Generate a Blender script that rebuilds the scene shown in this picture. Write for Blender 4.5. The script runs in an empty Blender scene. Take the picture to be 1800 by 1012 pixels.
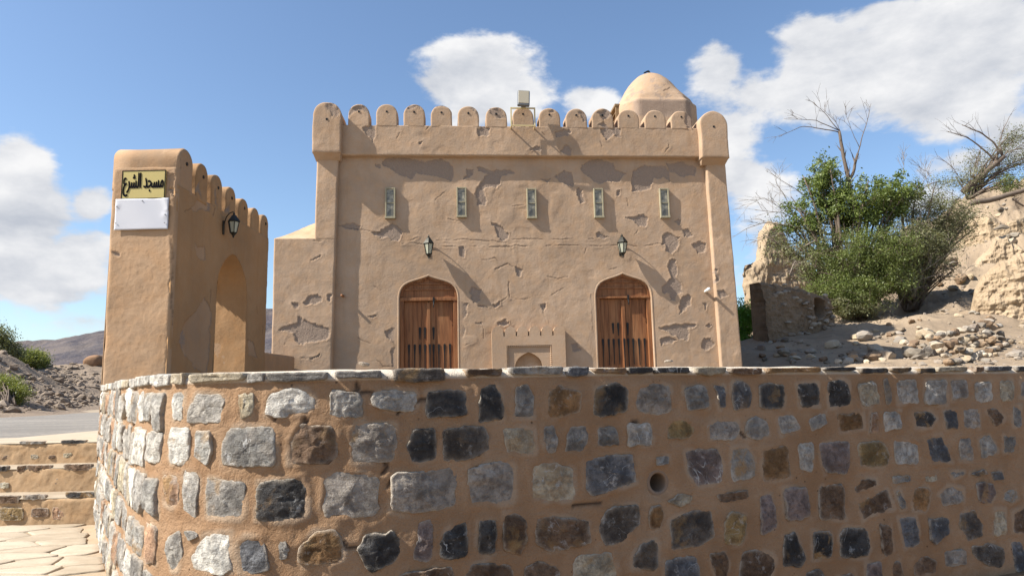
import bpy, bmesh, math, random
import numpy as np
from mathutils import Vector, Matrix

random.seed(7)
RNG = np.random.default_rng(11)
SC = bpy.context.scene
COL = SC.collection
PI = math.pi
R = math.radians

# ------------------------------------------------------------------ camera
EYE = 1.15                      # eye height above the lower paving
FPX = 1200.0                    # focal length in pixels of the 1800 px wide photograph
PITCH, ROLL = R(8.157), R(1.27)
_f = np.array([0, math.cos(PITCH), math.sin(PITCH)])
_u0 = np.array([0, -math.sin(PITCH), math.cos(PITCH)])
_r0 = np.array([1.0, 0, 0])
_U = _u0 * math.cos(ROLL) + _r0 * math.sin(ROLL)
_R = _r0 * math.cos(ROLL) - _u0 * math.sin(ROLL)
O = np.array([0, 0, EYE])
cam_data = bpy.data.cameras.new('camera')
cam = bpy.data.objects.new('camera', cam_data)
COL.objects.link(cam)
cam_data.sensor_width = 36.0
cam_data.lens = 24.0
cam_data.clip_start = 0.05
cam_data.clip_end = 9000
cam.matrix_world = Matrix(((_R[0], _U[0], -_f[0], 0), (_R[1], _U[1], -_f[1], 0), (_R[2], _U[2], -_f[2], EYE), (0, 0, 0, 1)))
SC.camera = cam

# measuring helpers: where a sight line of the photograph meets a real surface
def ray(x, y):
    return _f + (x - 900) / FPX * _R + (506 - y) / FPX * _U
def at_Y(x, y, Y):
    d = ray(x, y); return O + d * (Y / d[1])
def at_Z(x, y, Z):
    d = ray(x, y); return O + d * ((Z - EYE) / d[2])
def at_X(x, y, X):
    d = ray(x, y); return O + d * (X / d[0])

# ------------------------------------------------------------------ sun and sky
FA = R(4.8)                                     # yaw of the mosque front
F0 = np.array([0.15, 14.1, 0.0])
XF = np.array([math.cos(FA), math.sin(FA), 0])
NF = np.array([math.sin(FA), -math.cos(FA), 0])  # outward normal of the front
_travel = XF * 1.0 - NF * 0.235 + np.array([0, 0, -0.99])
_travel /= np.linalg.norm(_travel)
SUN_EL = math.asin(-_travel[2])
SUN_AZ = math.atan2(-_travel[0], -_travel[1])   # clockwise from +Y
sun_data = bpy.data.lights.new('sun', 'SUN')
sun_data.energy = 5.0
sun_data.angle = R(0.53)
sun_data.color = (1.0, 0.95, 0.86)
sun = bpy.data.objects.new('sun', sun_data)
COL.objects.link(sun)
sun.rotation_mode = 'QUATERNION'
sun.rotation_quaternion = Vector(_travel).to_track_quat('-Z', 'Y')
sun.location = (-30, -10, 40)

SC.view_settings.view_transform = 'Standard'
SC.view_settings.look = 'None'
SC.view_settings.gamma = 1.0
SC.view_settings.use_curve_mapping = False
SC.view_settings.exposure = 1.0
SKY_STRENGTH = 0.09

# ------------------------------------------------------------------ node helper
class NT:
    def __init__(s, tree):
        s.t = tree
        tree.nodes.clear()
    def n(s, typ, **kw):
        nd = s.t.nodes.new(typ)
        for k, v in kw.items():
            setattr(nd, k, v)
        return nd
    def put(s, sock, v):
        if isinstance(v, bpy.types.NodeSocket):
            s.t.links.new(v, sock)
        elif v is not None:
            if hasattr(sock.default_value, '__len__') and not hasattr(v, '__len__'):
                v = (v,) * len(sock.default_value)
            if hasattr(v, '__len__') and len(sock.default_value) == 4 and len(v) == 3:
                v = tuple(v) + (1.0,)
            sock.default_value = v
    def math(s, op, a, b=None, c=None, clamp=False):
        nd = s.n('ShaderNodeMath', operation=op, use_clamp=clamp)
        for i, v in enumerate((a, b, c)):
            if v is not None: s.put(nd.inputs[i], v)
        return nd.outputs[0]
    def vec(s, op, a, b=None, scale=None):
        nd = s.n('ShaderNodeVectorMath', operation=op)
        s.put(nd.inputs[0], a)
        if b is not None: s.put(nd.inputs[1], b)
        if scale is not None: s.put(nd.inputs['Scale'], scale)
        return nd.outputs['Value'] if op in ('LENGTH', 'DOT_PRODUCT', 'DISTANCE') else nd.outputs[0]
    def noise(s, v, scale, detail=5, rough=0.55, dist=0.0, typ='FBM'):
        nd = s.n('ShaderNodeTexNoise', noise_type=typ)
        s.put(nd.inputs['Vector'], v); s.put(nd.inputs['Scale'], scale)
        nd.inputs['Detail'].default_value = detail
        nd.inputs['Roughness'].default_value = rough
        nd.inputs['Distortion'].default_value = dist
        return nd.outputs[0]
    def voro(s, v, scale, feat='F1', rnd=1.0):
        nd = s.n('ShaderNodeTexVoronoi', feature=feat)
        s.put(nd.inputs['Vector'], v); s.put(nd.inputs['Scale'], scale)
        nd.inputs['Randomness'].default_value = rnd
        return nd.outputs[0]
    def mix(s, f, a, b, blend='MIX'):
        nd = s.n('ShaderNodeMix', data_type='RGBA', blend_type=blend)
        s.put(nd.inputs[0], f); s.put(nd.inputs[6], a); s.put(nd.inputs[7], b)
        return nd.outputs[2]
    def mapr(s, v, a, b, c=0.0, d=1.0, smooth=True):
        nd = s.n('ShaderNodeMapRange')
        nd.interpolation_type = 'SMOOTHSTEP' if smooth else 'LINEAR'
        s.put(nd.inputs[0], v)
        for i, x in enumerate((a, b, c, d)): s.put(nd.inputs[i + 1], x)
        return nd.outputs[0]
    def sep(s, v):
        nd = s.n('ShaderNodeSeparateXYZ'); s.put(nd.inputs[0], v); return nd.outputs
    def comb(s, x, y, z):
        nd = s.n('ShaderNodeCombineXYZ')
        for i, v in enumerate((x, y, z)): s.put(nd.inputs[i], v)
        return nd.outputs[0]
    def attr(s, name):
        nd = s.n('ShaderNodeAttribute', attribute_name=name); return nd.outputs['Fac']
    def bump(s, h, strength=0.5, dist=0.01, normal=None):
        nd = s.n('ShaderNodeBump')
        nd.inputs['Strength'].default_value = strength
        nd.inputs['Distance'].default_value = dist
        s.put(nd.inputs['Height'], h)
        if normal is not None: s.put(nd.inputs['Normal'], normal)
        return nd.outputs[0]

# ------------------------------------------------------------------ world: sky with cumulus
world = bpy.data.worlds.new('World')
SC.world = world
world.use_nodes = True
w = NT(world.node_tree)
sky = w.n('ShaderNodeTexSky', sky_type='NISHITA')
sky.sun_disc = False
sky.sun_elevation = SUN_EL
sky.sun_rotation = SUN_AZ % (2 * PI)
sky.altitude = 300
sky.air_density = 1.0
sky.dust_density = 1.1
sky.ozone_density = 1.6
D = w.n('ShaderNodeTexCoord').outputs['Generated']
dx, dy, dz = w.sep(D)
fwd = w.math('MAXIMUM', dy, 0.12)
P2 = w.comb(w.math('DIVIDE', dx, fwd), 0.0, w.math('DIVIDE', dz, fwd))
def px_uv(x, y):
    d = ray(x, y); return d[0] / d[1], d[2] / d[1]
# clouds of the photograph: centre and half size (measured), weight
CLOUDS = [(858, 118, 88, 58, 1.0), (800, 150, 60, 46, .9), (905, 160, 66, 58, .9), (850, 195, 84, 40, .8), (1035, 178, 42, 36, .78),
          (1268, 125, 62, 62, .95), (1330, 170, 90, 70, .8), (1290, 230, 70, 70, .75), (1310, 310, 70, 60, .62),
          (1470, 120, 120, 90, 1.0), (1600, 110, 150, 110, 1.0), (1740, 60, 150, 110, 1.0), (1560, 30, 90, 40, .9), (1640, 205, 90, 45, .6), (1700, 150, 110, 60, .85), (1400, 190, 90, 40, .6), (1440, 75, 70, 50, .95),
          (30, 320, 60, 80, 1.0), (55, 400, 95, 85, 1.05), (160, 360, 40, 42, .95), (20, 470, 120, 70, .9), (130, 440, 90, 70, .75), (-60, 380, 140, 120, 1.0), (60, 520, 100, 30, .4),
          (1690, 300, 90, 36, .5), (1800, 250, 60, 50, .55), (1660, 340, 60, 40, .45), (1345, 440, 60, 60, .45), (160, 565, 60, 20, .3)]
acc = None
for cx, cy, rx, ry, wt in CLOUDS:
    u, v = px_uv(cx, cy)
    q = w.vec('MULTIPLY', w.vec('SUBTRACT', P2, (u, 0, v)), (FPX / rx * .8, 0, FPX / ry * .8))
    e = w.math('MULTIPLY', w.math('SUBTRACT', 1.0, w.vec('LENGTH', q)), wt)
    acc = e if acc is None else w.math('SMOOTH_MAX', acc, e, 0.25)
# clouds go on round the rest of the sky in the same scattered way
Dl = w.vec('MULTIPLY', D, (1.0, 1.0, 1.9))
far = w.mapr(w.noise(Dl, 1.7, 3, .5), .57, .74, -.9, .75, False)
infr = w.mapr(dy, .30, .55)
wide = w.math('MULTIPLY', infr, w.mapr(dz, .62, .52))
base = w.n('ShaderNodeMix', data_type='FLOAT')
w.put(base.inputs[0], wide); w.put(base.inputs[2], far); w.put(base.inputs[3], acc)
base = w.math('MAXIMUM', base.outputs[0], -1.0)
n1 = w.noise(Dl, 8.5, 10, .58, .1)
n1b = w.noise(Dl, 24.0, 6, .6)
dens = w.math('ADD', w.math('MULTIPLY', base, .95), w.math('ADD', w.math('MULTIPLY', w.math('SUBTRACT', n1, .5), 1.75), w.math('MULTIPLY', w.math('SUBTRACT', n1b, .5), .35)))
alpha = w.mapr(dens, .0, .34)
alpha = w.math('MULTIPLY', alpha, w.mapr(dz, .02, .12))
Ds = w.vec('ADD', Dl, (-.022, 0, .045))
n2 = w.noise(Ds, 8.5, 10, .58, .1)
lit = w.math('ADD', .60, w.math('MULTIPLY', w.math('SUBTRACT', n1, n2), 2.0))
lit = w.math('ADD', lit, w.math('MULTIPLY', w.math('SUBTRACT', w.noise(Dl, 3.1, 2), .5), -.9), None, True)
ccol = w.mix(lit, (.60, .64, .72), (1.04, 1.04, 1.05))
bg1 = w.n('ShaderNodeBackground')
skyc = w.mix(1.0, sky.outputs[0], (.98, 1.04, 1.08), 'MULTIPLY')
w.put(bg1.inputs[0], skyc); bg1.inputs[1].default_value = SKY_STRENGTH
bg2 = w.n('ShaderNodeBackground')
w.put(bg2.inputs[0], ccol); bg2.inputs[1].default_value = 0.455
ms = w.n('ShaderNodeMixShader')
w.put(ms.inputs[0], alpha)
w.t.links.new(bg1.outputs[0], ms.inputs[1]); w.t.links.new(bg2.outputs[0], ms.inputs[2])
wo = w.n('ShaderNodeOutputWorld')
w.t.links.new(ms.outputs[0], wo.inputs[0])

# ------------------------------------------------------------------ numpy noise
_TAB = np.random.default_rng(5).uniform(-1, 1, 64 * 64 * 64)
def vnoise(P, seed=0):
    f = np.floor(P); i = f.astype(np.int64); t = P - f
    t = t * t * t * (t * (t * 6 - 15) + 10)
    x0, y0, z0 = i[..., 0] + seed * 17, i[..., 1] + seed * 5, i[..., 2] + seed * 29
    X = ((x0 & 63) << 12, ((x0 + 1) & 63) << 12); Y = ((y0 & 63) << 6, ((y0 + 1) & 63) << 6); Z = (z0 & 63, (z0 + 1) & 63)
    tx, ty, tz = t[..., 0], t[..., 1], t[..., 2]
    c = [[_TAB[X[a] + Y[b] + Z[0]] * (1 - tz) + _TAB[X[a] + Y[b] + Z[1]] * tz for b in (0, 1)] for a in (0, 1)]
    return (c[0][0] * (1 - ty) + c[0][1] * ty) * (1 - tx) + (c[1][0] * (1 - ty) + c[1][1] * ty) * tx
def fbm(P, scale, octv=4, gain=0.5, seed=0, ridge=False):
    P = np.asarray(P, float) * scale + seed * 3.17
    a, s, tot = 1.0, 0, 0
    for o in range(octv):
        v = vnoise(P, seed + o)
        if ridge: v = 1 - 2 * np.abs(v)
        s = s + a * v; tot += a; a *= gain; P = P * 2.03 + 5.3
    return s / tot
def sstep(x, a, b):
    t = np.clip((x - a) / (b - a), 0, 1); return t * t * (3 - 2 * t)

# ------------------------------------------------------------------ object helpers
def link(o, parent=None):
    COL.objects.link(o)
    if parent is not None: o.parent = parent
    return o
def tag(o, label=None, cat=None, group=None, kind=None):
    if label: o['label'] = label
    if cat: o['category'] = cat
    if group: o['group'] = group
    if kind: o['kind'] = kind
    return o
def empty(name, loc=(0, 0, 0), rz=0.0):
    o = bpy.data.objects.new(name, None)
    o.location = loc; o.rotation_euler = (0, 0, rz); o.empty_display_size = .2
    return link(o)
def mesh_np(name, V, F, mat, parent=None, smooth=True, attrs=None, loc=None):
    V = np.asarray(V, float)
    me = bpy.data.meshes.new(name)
    if isinstance(F, np.ndarray):
        k = F.shape[1]; nf = len(F)
        me.vertices.add(len(V)); me.vertices.foreach_set('co', V.astype(np.float32).ravel())
        me.loops.add(nf * k); me.loops.foreach_set('vertex_index', F.astype(np.int32).ravel())
        me.polygons.add(nf)
        me.polygons.foreach_set('loop_start', np.arange(0, nf * k, k, dtype=np.int32))
        try: me.polygons.foreach_set('loop_total', np.full(nf, k, np.int32))
        except Exception: pass
        me.update(calc_edges=True); me.validate()
    else:
        me.from_pydata([tuple(v) for v in V], [], [tuple(int(i) for i in f) for f in F])
        me.update()
    me.polygons.foreach_set('use_smooth', np.full(len(me.polygons), bool(smooth)))
    if attrs:
        for k_, a in attrs.items():
            at = me.attributes.new(k_, 'FLOAT', 'POINT')
            at.data.foreach_set('value', np.asarray(a, np.float32))
    if mat is not None: me.materials.append(mat)
    o = bpy.data.objects.new(name, me)
    if loc is not None: o.location = loc
    return link(o, parent)

class MB:
    """collects boxes, extrusions and tubes into one mesh"""
    def __init__(s): s.v, s.f, s.n = [], [], 0
    def add(s, V, F):
        V = np.asarray(V, float)
        s.v.append(V); s.f += [tuple(int(i) + s.n for i in f) for f in F]; s.n += len(V); return s
    def box(s, x0, x1, y0, y1, z0, z1, bev=0.0):
        if bev <= 0:
            V = [(x, y, z) for z in (z0, z1) for y in (y0, y1) for x in (x0, x1)]
            F = [(0, 2, 3, 1), (4, 5, 7, 6), (0, 1, 5, 4), (2, 6, 7, 3), (0, 4, 6, 2), (1, 3, 7, 5)]
            return s.add(V, F)
        bm = bmesh.new()
        bmesh.ops.create_cube(bm, size=1)
        for v in bm.verts:
            v.co = Vector((x0 + (v.co.x + .5) * (x1 - x0), y0 + (v.co.y + .5) * (y1 - y0), z0 + (v.co.z + .5) * (z1 - z0)))
        bmesh.ops.bevel(bm, geom=bm.edges[:], offset=bev, segments=2, affect='EDGES', profile=.5)
        bm.verts.index_update()
        V = [tuple(v.co) for v in bm.verts]; F = [[v.index for v in f.verts] for f in bm.faces]
        bm.free()
        return s.add(V, F)
    def extr(s, poly, y0, y1):
        """polygon in (x, z) extruded from y0 (front) to y1"""
        n = len(poly)
        V = [(x, y0, z) for x, z in poly] + [(x, y1, z) for x, z in poly]
        a = sum(poly[i][0] * poly[(i + 1) % n][1] - poly[(i + 1) % n][0] * poly[i][1] for i in range(n))
        fr = list(range(n)); bk = [n + i for i in range(n)][::-1]
        F = [fr, bk] + [(i, n + i, n + (i + 1) % n, (i + 1) % n) for i in range(n)]
        if a < 0: F = [f[::-1] for f in F]
        return s.add(V, F)
    def tube(s, pts, radii, k=6, cap=True):
        pts = [np.asarray(p, float) for p in pts]
        if not hasattr(radii, '__len__'): radii = [radii] * len(pts)
        V, F = [], []
        ref = None
        for i, p in enumerate(pts):
            t = pts[min(i + 1, len(pts) - 1)] - pts[max(i - 1, 0)]
            t = t / (np.linalg.norm(t) + 1e-9)
            if ref is None:
                ref = np.array([0, 0, 1.0]) if abs(t[2]) < .9 else np.array([1.0, 0, 0])
            a = np.cross(t, ref); a /= np.linalg.norm(a) + 1e-9
            b = np.cross(a, t); ref = b
            for j in range(k):
                th = 2 * PI * j / k
                V.append(p + radii[i] * (math.cos(th) * a + math.sin(th) * b))
        for i in range(len(pts) - 1):
            for j in range(k):
                F.append((i * k + j, i * k + (j + 1) % k, (i + 1) * k + (j + 1) % k, (i + 1) * k + j))
        if cap:
            F.append(tuple(range(k))[::-1]); F.append(tuple((len(pts) - 1) * k + j for j in range(k)))
        return s.add(V, F)
    def lathe(s, prof, k=16, cx=0, cy=0, rot=0.0):
        V, F = [], []
        for r, z in prof:
            for j in range(k):
                th = 2 * PI * j / k + rot
                V.append((cx + r * math.cos(th), cy + r * math.sin(th), z))
        for i in range(len(prof) - 1):
            for j in range(k):
                F.append((i * k + j, i * k + (j + 1) % k, (i + 1) * k + (j + 1) % k, (i + 1) * k + j))
        F.append(tuple(range(k))[::-1]); F.append(tuple((len(prof) - 1) * k + j for j in range(k)))
        return s.add(V, F)
    def build(s, name, mat, parent=None, smooth=False, loc=None):
        return mesh_np(name, np.concatenate(s.v), s.f, mat, parent, smooth, None, loc)

# ------------------------------------------------------------------ materials
def new_mat(name):
    m = bpy.data.materials.new(name); m.use_nodes = True
    return m, NT(m.node_tree)
def finish(t, color, rough=.9, normal=None, spec=.25, metal=0.0, trans=None):
    b = t.n('ShaderNodeBsdfPrincipled')
    t.put(b.inputs['Base Color'], color); t.put(b.inputs['Roughness'], rough)
    b.inputs['Specular IOR Level'].default_value = spec
    b.inputs['Metallic'].default_value = metal
    if normal is not None: t.put(b.inputs['Normal'], normal)
    o = t.n('ShaderNodeOutputMaterial')
    t.t.links.new(b.outputs[0], o.inputs[0])
    return b
def pos(t): return t.n('ShaderNodeNewGeometry').outputs['Position']
def simple(name, col, rough=.7, spec=.3, metal=0.0, var=.15, scale=20, bump=.2):
    m, t = new_mat(name); p = t.n('ShaderNodeTexCoord').outputs['Object']
    nz = t.noise(p, scale, 4)
    c = t.mix(nz, tuple(x * (1 - var) for x in col), tuple(min(1, x * (1 + var)) for x in col))
    finish(t, c, rough, t.bump(nz, bump, .004) if bump else None, spec, metal)
    return m
def plaster(name, base, warm=.35, rough_amt=1.0):
    m, t = new_mat(name); p = pos(t)
    big = t.noise(p, .9, 5, .6); mid = t.noise(p, 5.5, 5, .6); fine = t.noise(p, 70, 4, .65)
    c = t.mix(t.mapr(big, .3, .72), tuple(x * .82 for x in base), tuple(min(1, x * 1.13) for x in base))
    rep = t.noise(t.vec('ADD', p, (4, 9, 2)), 1.9, 6, .62, .8)
    c = t.mix(t.mapr(rep, .56, .60, 0, .30), c, (base[0] * 1.12, base[1] * 1.14, base[2] * 1.18))
    c = t.mix(t.mapr(rep, .42, .37, 0, .30), c, (base[0] * .80, base[1] * .75, base[2] * .68))
    c = t.mix(t.mapr(mid, .35, .75, 0, .5), c, (base[0] * 1.08, base[1] * .93, base[2] * .75))
    drip = t.noise(t.vec('MULTIPLY', p, (6.0, 6.0, .7)), 1.0, 5, .6)
    c = t.mix(t.mapr(drip, .52, .78, 0, .5), c, (base[0] * .72, base[1] * .66, base[2] * .58))
    c = t.mix(t.mapr(fine, .35, .7, 0, .22), c, tuple(x * .7 for x in base))
    peel = t.attr('peel')
    pf = t.noise(p, 46, 5, .7)
    pc = t.mix(pf, (.19, .138, .105), (.37, .28, .215))
    c = t.mix(peel, c, pc)
    dk = t.attr('dark')
    c = t.mix(dk, c, (.075, .05, .035))
    h = t.math('ADD', t.math('MULTIPLY', t.noise(p, 26, 6, .62), .6 * rough_amt), t.math('MULTIPLY', fine, .25))
    h = t.math('ADD', h, t.math('MULTIPLY', t.math('MULTIPLY', pf, peel), 1.6))
    finish(t, c, .93, t.bump(h, .55, .012), .12)
    return m
M = {}
PL = (.405, .288, .198)
M['plaster'] = plaster('tan_plaster', PL)
M['plaster_gate'] = plaster('gate_plaster', (.385, .258, .162))
M['plaster_orange'] = plaster('bounce_tinted_plaster', (.36, .222, .118))  # warm ground bounce on the shaded gate face put into the colour
M['plaster_pale'] = plaster('pale_plaster', (.45, .325, .215))

def m_mortar():
    m, t = new_mat('wall_mortar'); p = pos(t)
    a = t.noise(p, 2.3, 5, .6); b = t.noise(p, 14, 5, .6); f = t.noise(p, 120, 4, .7)
    c = t.mix(t.mapr(a, .3, .7), (.275, .165, .092), (.365, .24, .148))
    c = t.mix(t.mapr(b, .45, .75, 0, .6), c, (.31, .18, .095))
    c = t.mix(t.mapr(f, .4, .75, 0, .3), c, (.20, .125, .075))
    c = t.mix(t.mapr(t.attr('smear'), .2, 1, 0, .45), c, (.40, .325, .245))
    c = t.mix(t.attr('sunlit_crown'), c, t.mix(b, (.50, .42, .33), (.62, .55, .45)))  # sunlit brightness of the wall top put into a paler mortar colour
    c = t.mix(t.attr('dark'), c, (.06, .04, .03))
    pit_ = t.math('MULTIPLY', t.mapr(t.voro(p, 17), .10, .06), t.mapr(t.noise(p, 5, 2), .5, .6))
    c = t.mix(t.math('MULTIPLY', pit_, .7), c, (.07, .045, .03))
    h = t.math('ADD', t.noise(p, 40, 7, .68), t.math('MULTIPLY', f, .8))
    h = t.math('ADD', h, t.math('MULTIPLY', t.noise(t.vec('MULTIPLY', p, (14, 14, 22)), 1.0, 5, .6, 1.2), .9))
    h = t.math('SUBTRACT', h, t.math('MULTIPLY', pit_, .8))
    finish(t, c, .95, t.bump(h, .8, .010), .1)
    return m
M['mortar'] = m_mortar()

def m_stone():
    m, t = new_mat('wall_stone')
    oi = t.n('ShaderNodeObjectInfo')
    p = t.vec('ADD', pos(t), t.comb(t.math('MULTIPLY', oi.outputs['Random'], 37.0), t.math('MULTIPLY', oi.outputs['Random'], 91.0), 0.0))
    rnd = oi.outputs['Random']; rnd2 = t.math('FRACT', t.math('MULTIPLY', rnd, 17.31)); rnd3 = t.math('FRACT', t.math('MULTIPLY', rnd, 53.7))
    c0 = oi.outputs['Color']
    a = t.noise(p, 7, 6, .62, .6); b = t.noise(p, 26, 6, .68, .4); f = t.noise(p, 130, 4, .7)
    c = t.mix(1.0, c0, t.mix(t.mapr(a, .28, .72), (.48, .47, .46), (1.5, 1.46, 1.40)), 'MULTIPLY')
    c = t.mix(t.mapr(b, .42, .66, 0, .75), c, t.mix(1.0, c0, (.42, .40, .40), 'MULTIPLY'))
    # rust and ochre patches, more on some stones
    och = t.math('MULTIPLY', t.mapr(t.noise(t.vec('ADD', p, (9, 3, 4)), 9, 5, .6, .5), .5, .66), t.mapr(rnd2, .45, 1.0, 0, .75))
    c = t.mix(och, c, t.mix(b, (.25, .125, .045), (.42, .29, .14)))
    # pale crystalline patches and thin veins
    wht = t.math('MULTIPLY', t.mapr(t.noise(t.vec('ADD', p, (2, 13, 6)), 17, 7, .72, .3), .56, .70), t.mapr(rnd3, .1, 1.0, .15, .8))
    c = t.mix(wht, c, (.47, .46, .44))
    vn = t.math('ABSOLUTE', t.math('SUBTRACT', t.noise(p, 3.1, 4, .55, .4), .5))
    vein = t.math('MULTIPLY', t.math('MULTIPLY', t.mapr(vn, .0045, .0), t.mapr(t.noise(p, 11, 2), .46, .6)), t.mapr(rnd3, .45, .9))
    c = t.mix(t.math('MULTIPLY', vein, .8), c, (.55, .54, .52))
    c = t.mix(t.mapr(f, .45, .75, 0, .35), c, t.mix(1.0, c, (.5, .5, .5), 'MULTIPLY'))
    sp_ = t.noise(p, 58, 5, .75, .3)
    c = t.mix(t.mapr(sp_, .40, .30, 0, .75), c, t.mix(1.0, c0, (.30, .30, .31), 'MULTIPLY'))
    c = t.mix(t.mapr(sp_, .60, .70, 0, .6), c, t.mix(1.0, c, (1.7, 1.68, 1.62), 'MULTIPLY'))
    # mortar smeared over the rims
    rim = t.math('MULTIPLY', t.attr('rim'), t.mapr(t.noise(p, 22, 6, .7), .34, .58))
    c = t.mix(t.math('MULTIPLY', rim, .85), c, t.mix(b, (.36, .29, .215), (.50, .44, .365)))
    strat = t.noise(t.vec('MULTIPLY', p, (10, 10, 55)), 1.0, 5, .65, .3)
    h = t.math('ADD', t.math('MULTIPLY', t.noise(p, 32, 8, .68, .5), 1.0), t.math('MULTIPLY', f, .35))
    h = t.math('ADD', h, t.math('MULTIPLY', strat, .6))
    h = t.math('ADD', h, t.math('MULTIPLY', t.voro(p, 24, 'F1'), -.5))
    h = t.math('ADD', h, t.math('MULTIPLY', sp_, .8))
    finish(t, c, t.mapr(a, .2, .8, .75, .95), t.bump(h, .9, .014), .14)
    return m
M['stone'] = m_stone()

def m_rock(name, c1, c2, c3):
    m, t = new_mat(name)
    oi = t.n('ShaderNodeObjectInfo'); rnd = oi.outputs['Random']
    p = t.vec('ADD', pos(t), t.comb(t.math('MULTIPLY', rnd, 31.0), 0, 0))
    a = t.noise(p, 1.6, 6, .6); b = t.noise(p, 9, 6, .65)
    c = t.mix(t.mapr(t.math('ADD', t.math('MULTIPLY', a, .6), t.math('MULTIPLY', rnd, .4)), .25, .75), c1, c2)
    c = t.mix(t.mapr(b, .45, .72, 0, .7), c, c3)
    c = t.mix(1.0, c, oi.outputs['Color'], 'MULTIPLY')
    finish(t, c, .9, t.bump(t.noise(p, 14, 7, .65), .6, .04), .12)
    return m
M['rock'] = m_rock('field_rock', (.21, .175, .145), (.40, .345, .275), (.30, .23, .165))
M['rubble'] = m_rock('rubble_rock', (.195, .155, .12), (.40, .33, .255), (.26, .20, .15))

def m_earth(name, c1, c2, c3, bumpd=.06, sc=1.0):
    m, t = new_mat(name); p = pos(t)
    a = t.noise(p, .22 * sc, 6, .6); b = t.noise(p, 1.9 * sc, 7, .65); f = t.noise(p, 14 * sc, 6, .7)
    c = t.mix(t.mapr(a, .3, .7), c1, c2)
    c = t.mix(t.mapr(b, .42, .72, 0, .7), c, c3)
    peb = t.voro(p, 9 * sc)
    c = t.mix(t.math('MULTIPLY', t.mapr(peb, .25, .08), t.mapr(t.noise(p, 2.7, 2), .45, .6, 0, .6)), c, (.36, .315, .26))
    c = t.mix(t.mapr(f, .5, .75, 0, .45), c, tuple(x * .55 for x in c1))
    dk_ = t.noise(p, .8 * sc, 8, .72, .6)
    c = t.mix(t.mapr(dk_, .54, .68, 0, .55), c, tuple(x * .5 for x in c3))
    h = t.math('ADD', t.noise(p, 4 * sc, 9, .72), t.math('MULTIPLY', t.mapr(peb, .3, .0), .35))
    finish(t, c, .95, t.bump(h, .7, bumpd), .1)
    return m
M['earth'] = m_earth('dry_hillside_earth', (.235, .178, .124), (.32, .245, .17), (.205, .157, .115))
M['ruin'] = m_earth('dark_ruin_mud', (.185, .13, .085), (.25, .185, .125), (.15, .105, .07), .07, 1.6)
M['ground'] = m_earth('sandy_ground', (.30, .24, .175), (.36, .295, .22), (.26, .215, .165), .03)
M['mound'] = m_earth('mound_earth', (.215, .165, .122), (.30, .235, .175), (.165, .128, .098), .1, .7)
M['mud'] = m_earth('mud_ruin', (.315, .235, .152), (.385, .295, .20), (.265, .192, .125), .07, 1.3)
M['court'] = m_earth('courtyard_floor', (.21, .165, .12), (.25, .20, .15), (.18, .145, .105), .01, 2.0)

def m_flag():
    m, t = new_mat('pale_flagstone'); oi = t.n('ShaderNodeObjectInfo'); rnd = oi.outputs['Random']
    p = t.vec('ADD', pos(t), t.comb(t.math('MULTIPLY', rnd, 31.0), 0, 0))
    st = t.noise(t.vec('MULTIPLY', p, (3, 9, 9)), 1.0, 6, .62, .4); f = t.noise(p, 45, 6, .68)
    c = t.mix(t.mapr(t.math('ADD', t.math('MULTIPLY', st, .65), t.math('MULTIPLY', rnd, .35)), .25, .75), (.31, .25, .18), (.455, .385, .295))
    c = t.mix(t.mapr(f, .5, .72, 0, .45), c, (.26, .205, .145))
    finish(t, c, .85, t.bump(t.math('ADD', st, t.math('MULTIPLY', f, .5)), .5, .012), .2)
    return m
M['flag'] = m_flag()
def m_road():
    m, t = new_mat('gravel_road'); p = pos(t)
    a = t.noise(t.vec('MULTIPLY', p, (.5, 1.6, 1)), 1.0, 7, .68); g = t.voro(p, 14); f = t.noise(p, 60, 4, .7)
    c = t.mix(t.mapr(a, .35, .65), (.205, .185, .16), (.31, .28, .24))
    c = t.mix(t.mapr(g, .1, .6, 0, .5), c, (.14, .135, .13))
    finish(t, c, .92, t.bump(t.math('ADD', g, f), .6, .012), .15)
    return m
M['road'] = m_road()
def m_hill():
    m, t = new_mat('far_hill_rock'); p = pos(t)
    a = t.noise(p, .02, 8, .65); b = t.noise(p, .09, 8, .68)
    c = t.mix(t.mapr(a, .38, .62), (.075, .066, .075), (.14, .118, .11))
    c = t.mix(t.mapr(b, .42, .66, 0, .75), c, (.06, .06, .075))
    finish(t, c, .95, t.bump(b, .9, 3.0), .05)
    return m
M['hill'] = m_hill()

def m_wood():
    m, t = new_mat('door_wood'); oi = t.n('ShaderNodeObjectInfo'); rnd = oi.outputs['Random']
    p = t.vec('ADD', t.n('ShaderNodeTexCoord').outputs['Object'], t.comb(t.math('MULTIPLY', rnd, 13.0), t.math('MULTIPLY', rnd, 5.0), 0))
    g = t.noise(t.vec('MULTIPLY', p, (34, 34, 1.6)), 1.0, 6, .6, .5)
    a = t.noise(t.vec('MULTIPLY', p, (7, 7, .9)), 1.0, 4)
    c = t.mix(t.mapr(g, .3, .7), (.125, .046, .017), (.285, .118, .044))
    c = t.mix(t.mapr(a, .4, .75, 0, .7), c, (.34, .17, .075))
    c = t.mix(t.math('MULTIPLY', rnd, .22), c, (.20, .07, .026))
    c = t.mix(t.mapr(t.noise(t.vec('MULTIPLY', p, (10, 10, 1.1)), 1.3, 5, .6), .58, .76, 0, .7), c, (.05, .022, .01))
    finish(t, c, .62, t.bump(g, .45, .004), .3)
    return m
M['wood'] = m_wood()
M['iron'] = simple('black_iron', (.016, .015, .015), .5, .4, .4)
M['brass_iron'] = simple('lantern_metal', (.035, .034, .028), .45, .45, .6)
M['grey_metal'] = simple('grey_metal', (.16, .165, .17), .5, .4, .3)
M['cream_metal'] = simple('cream_painted_metal', (.52, .42, .22), .6, .3)
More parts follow.
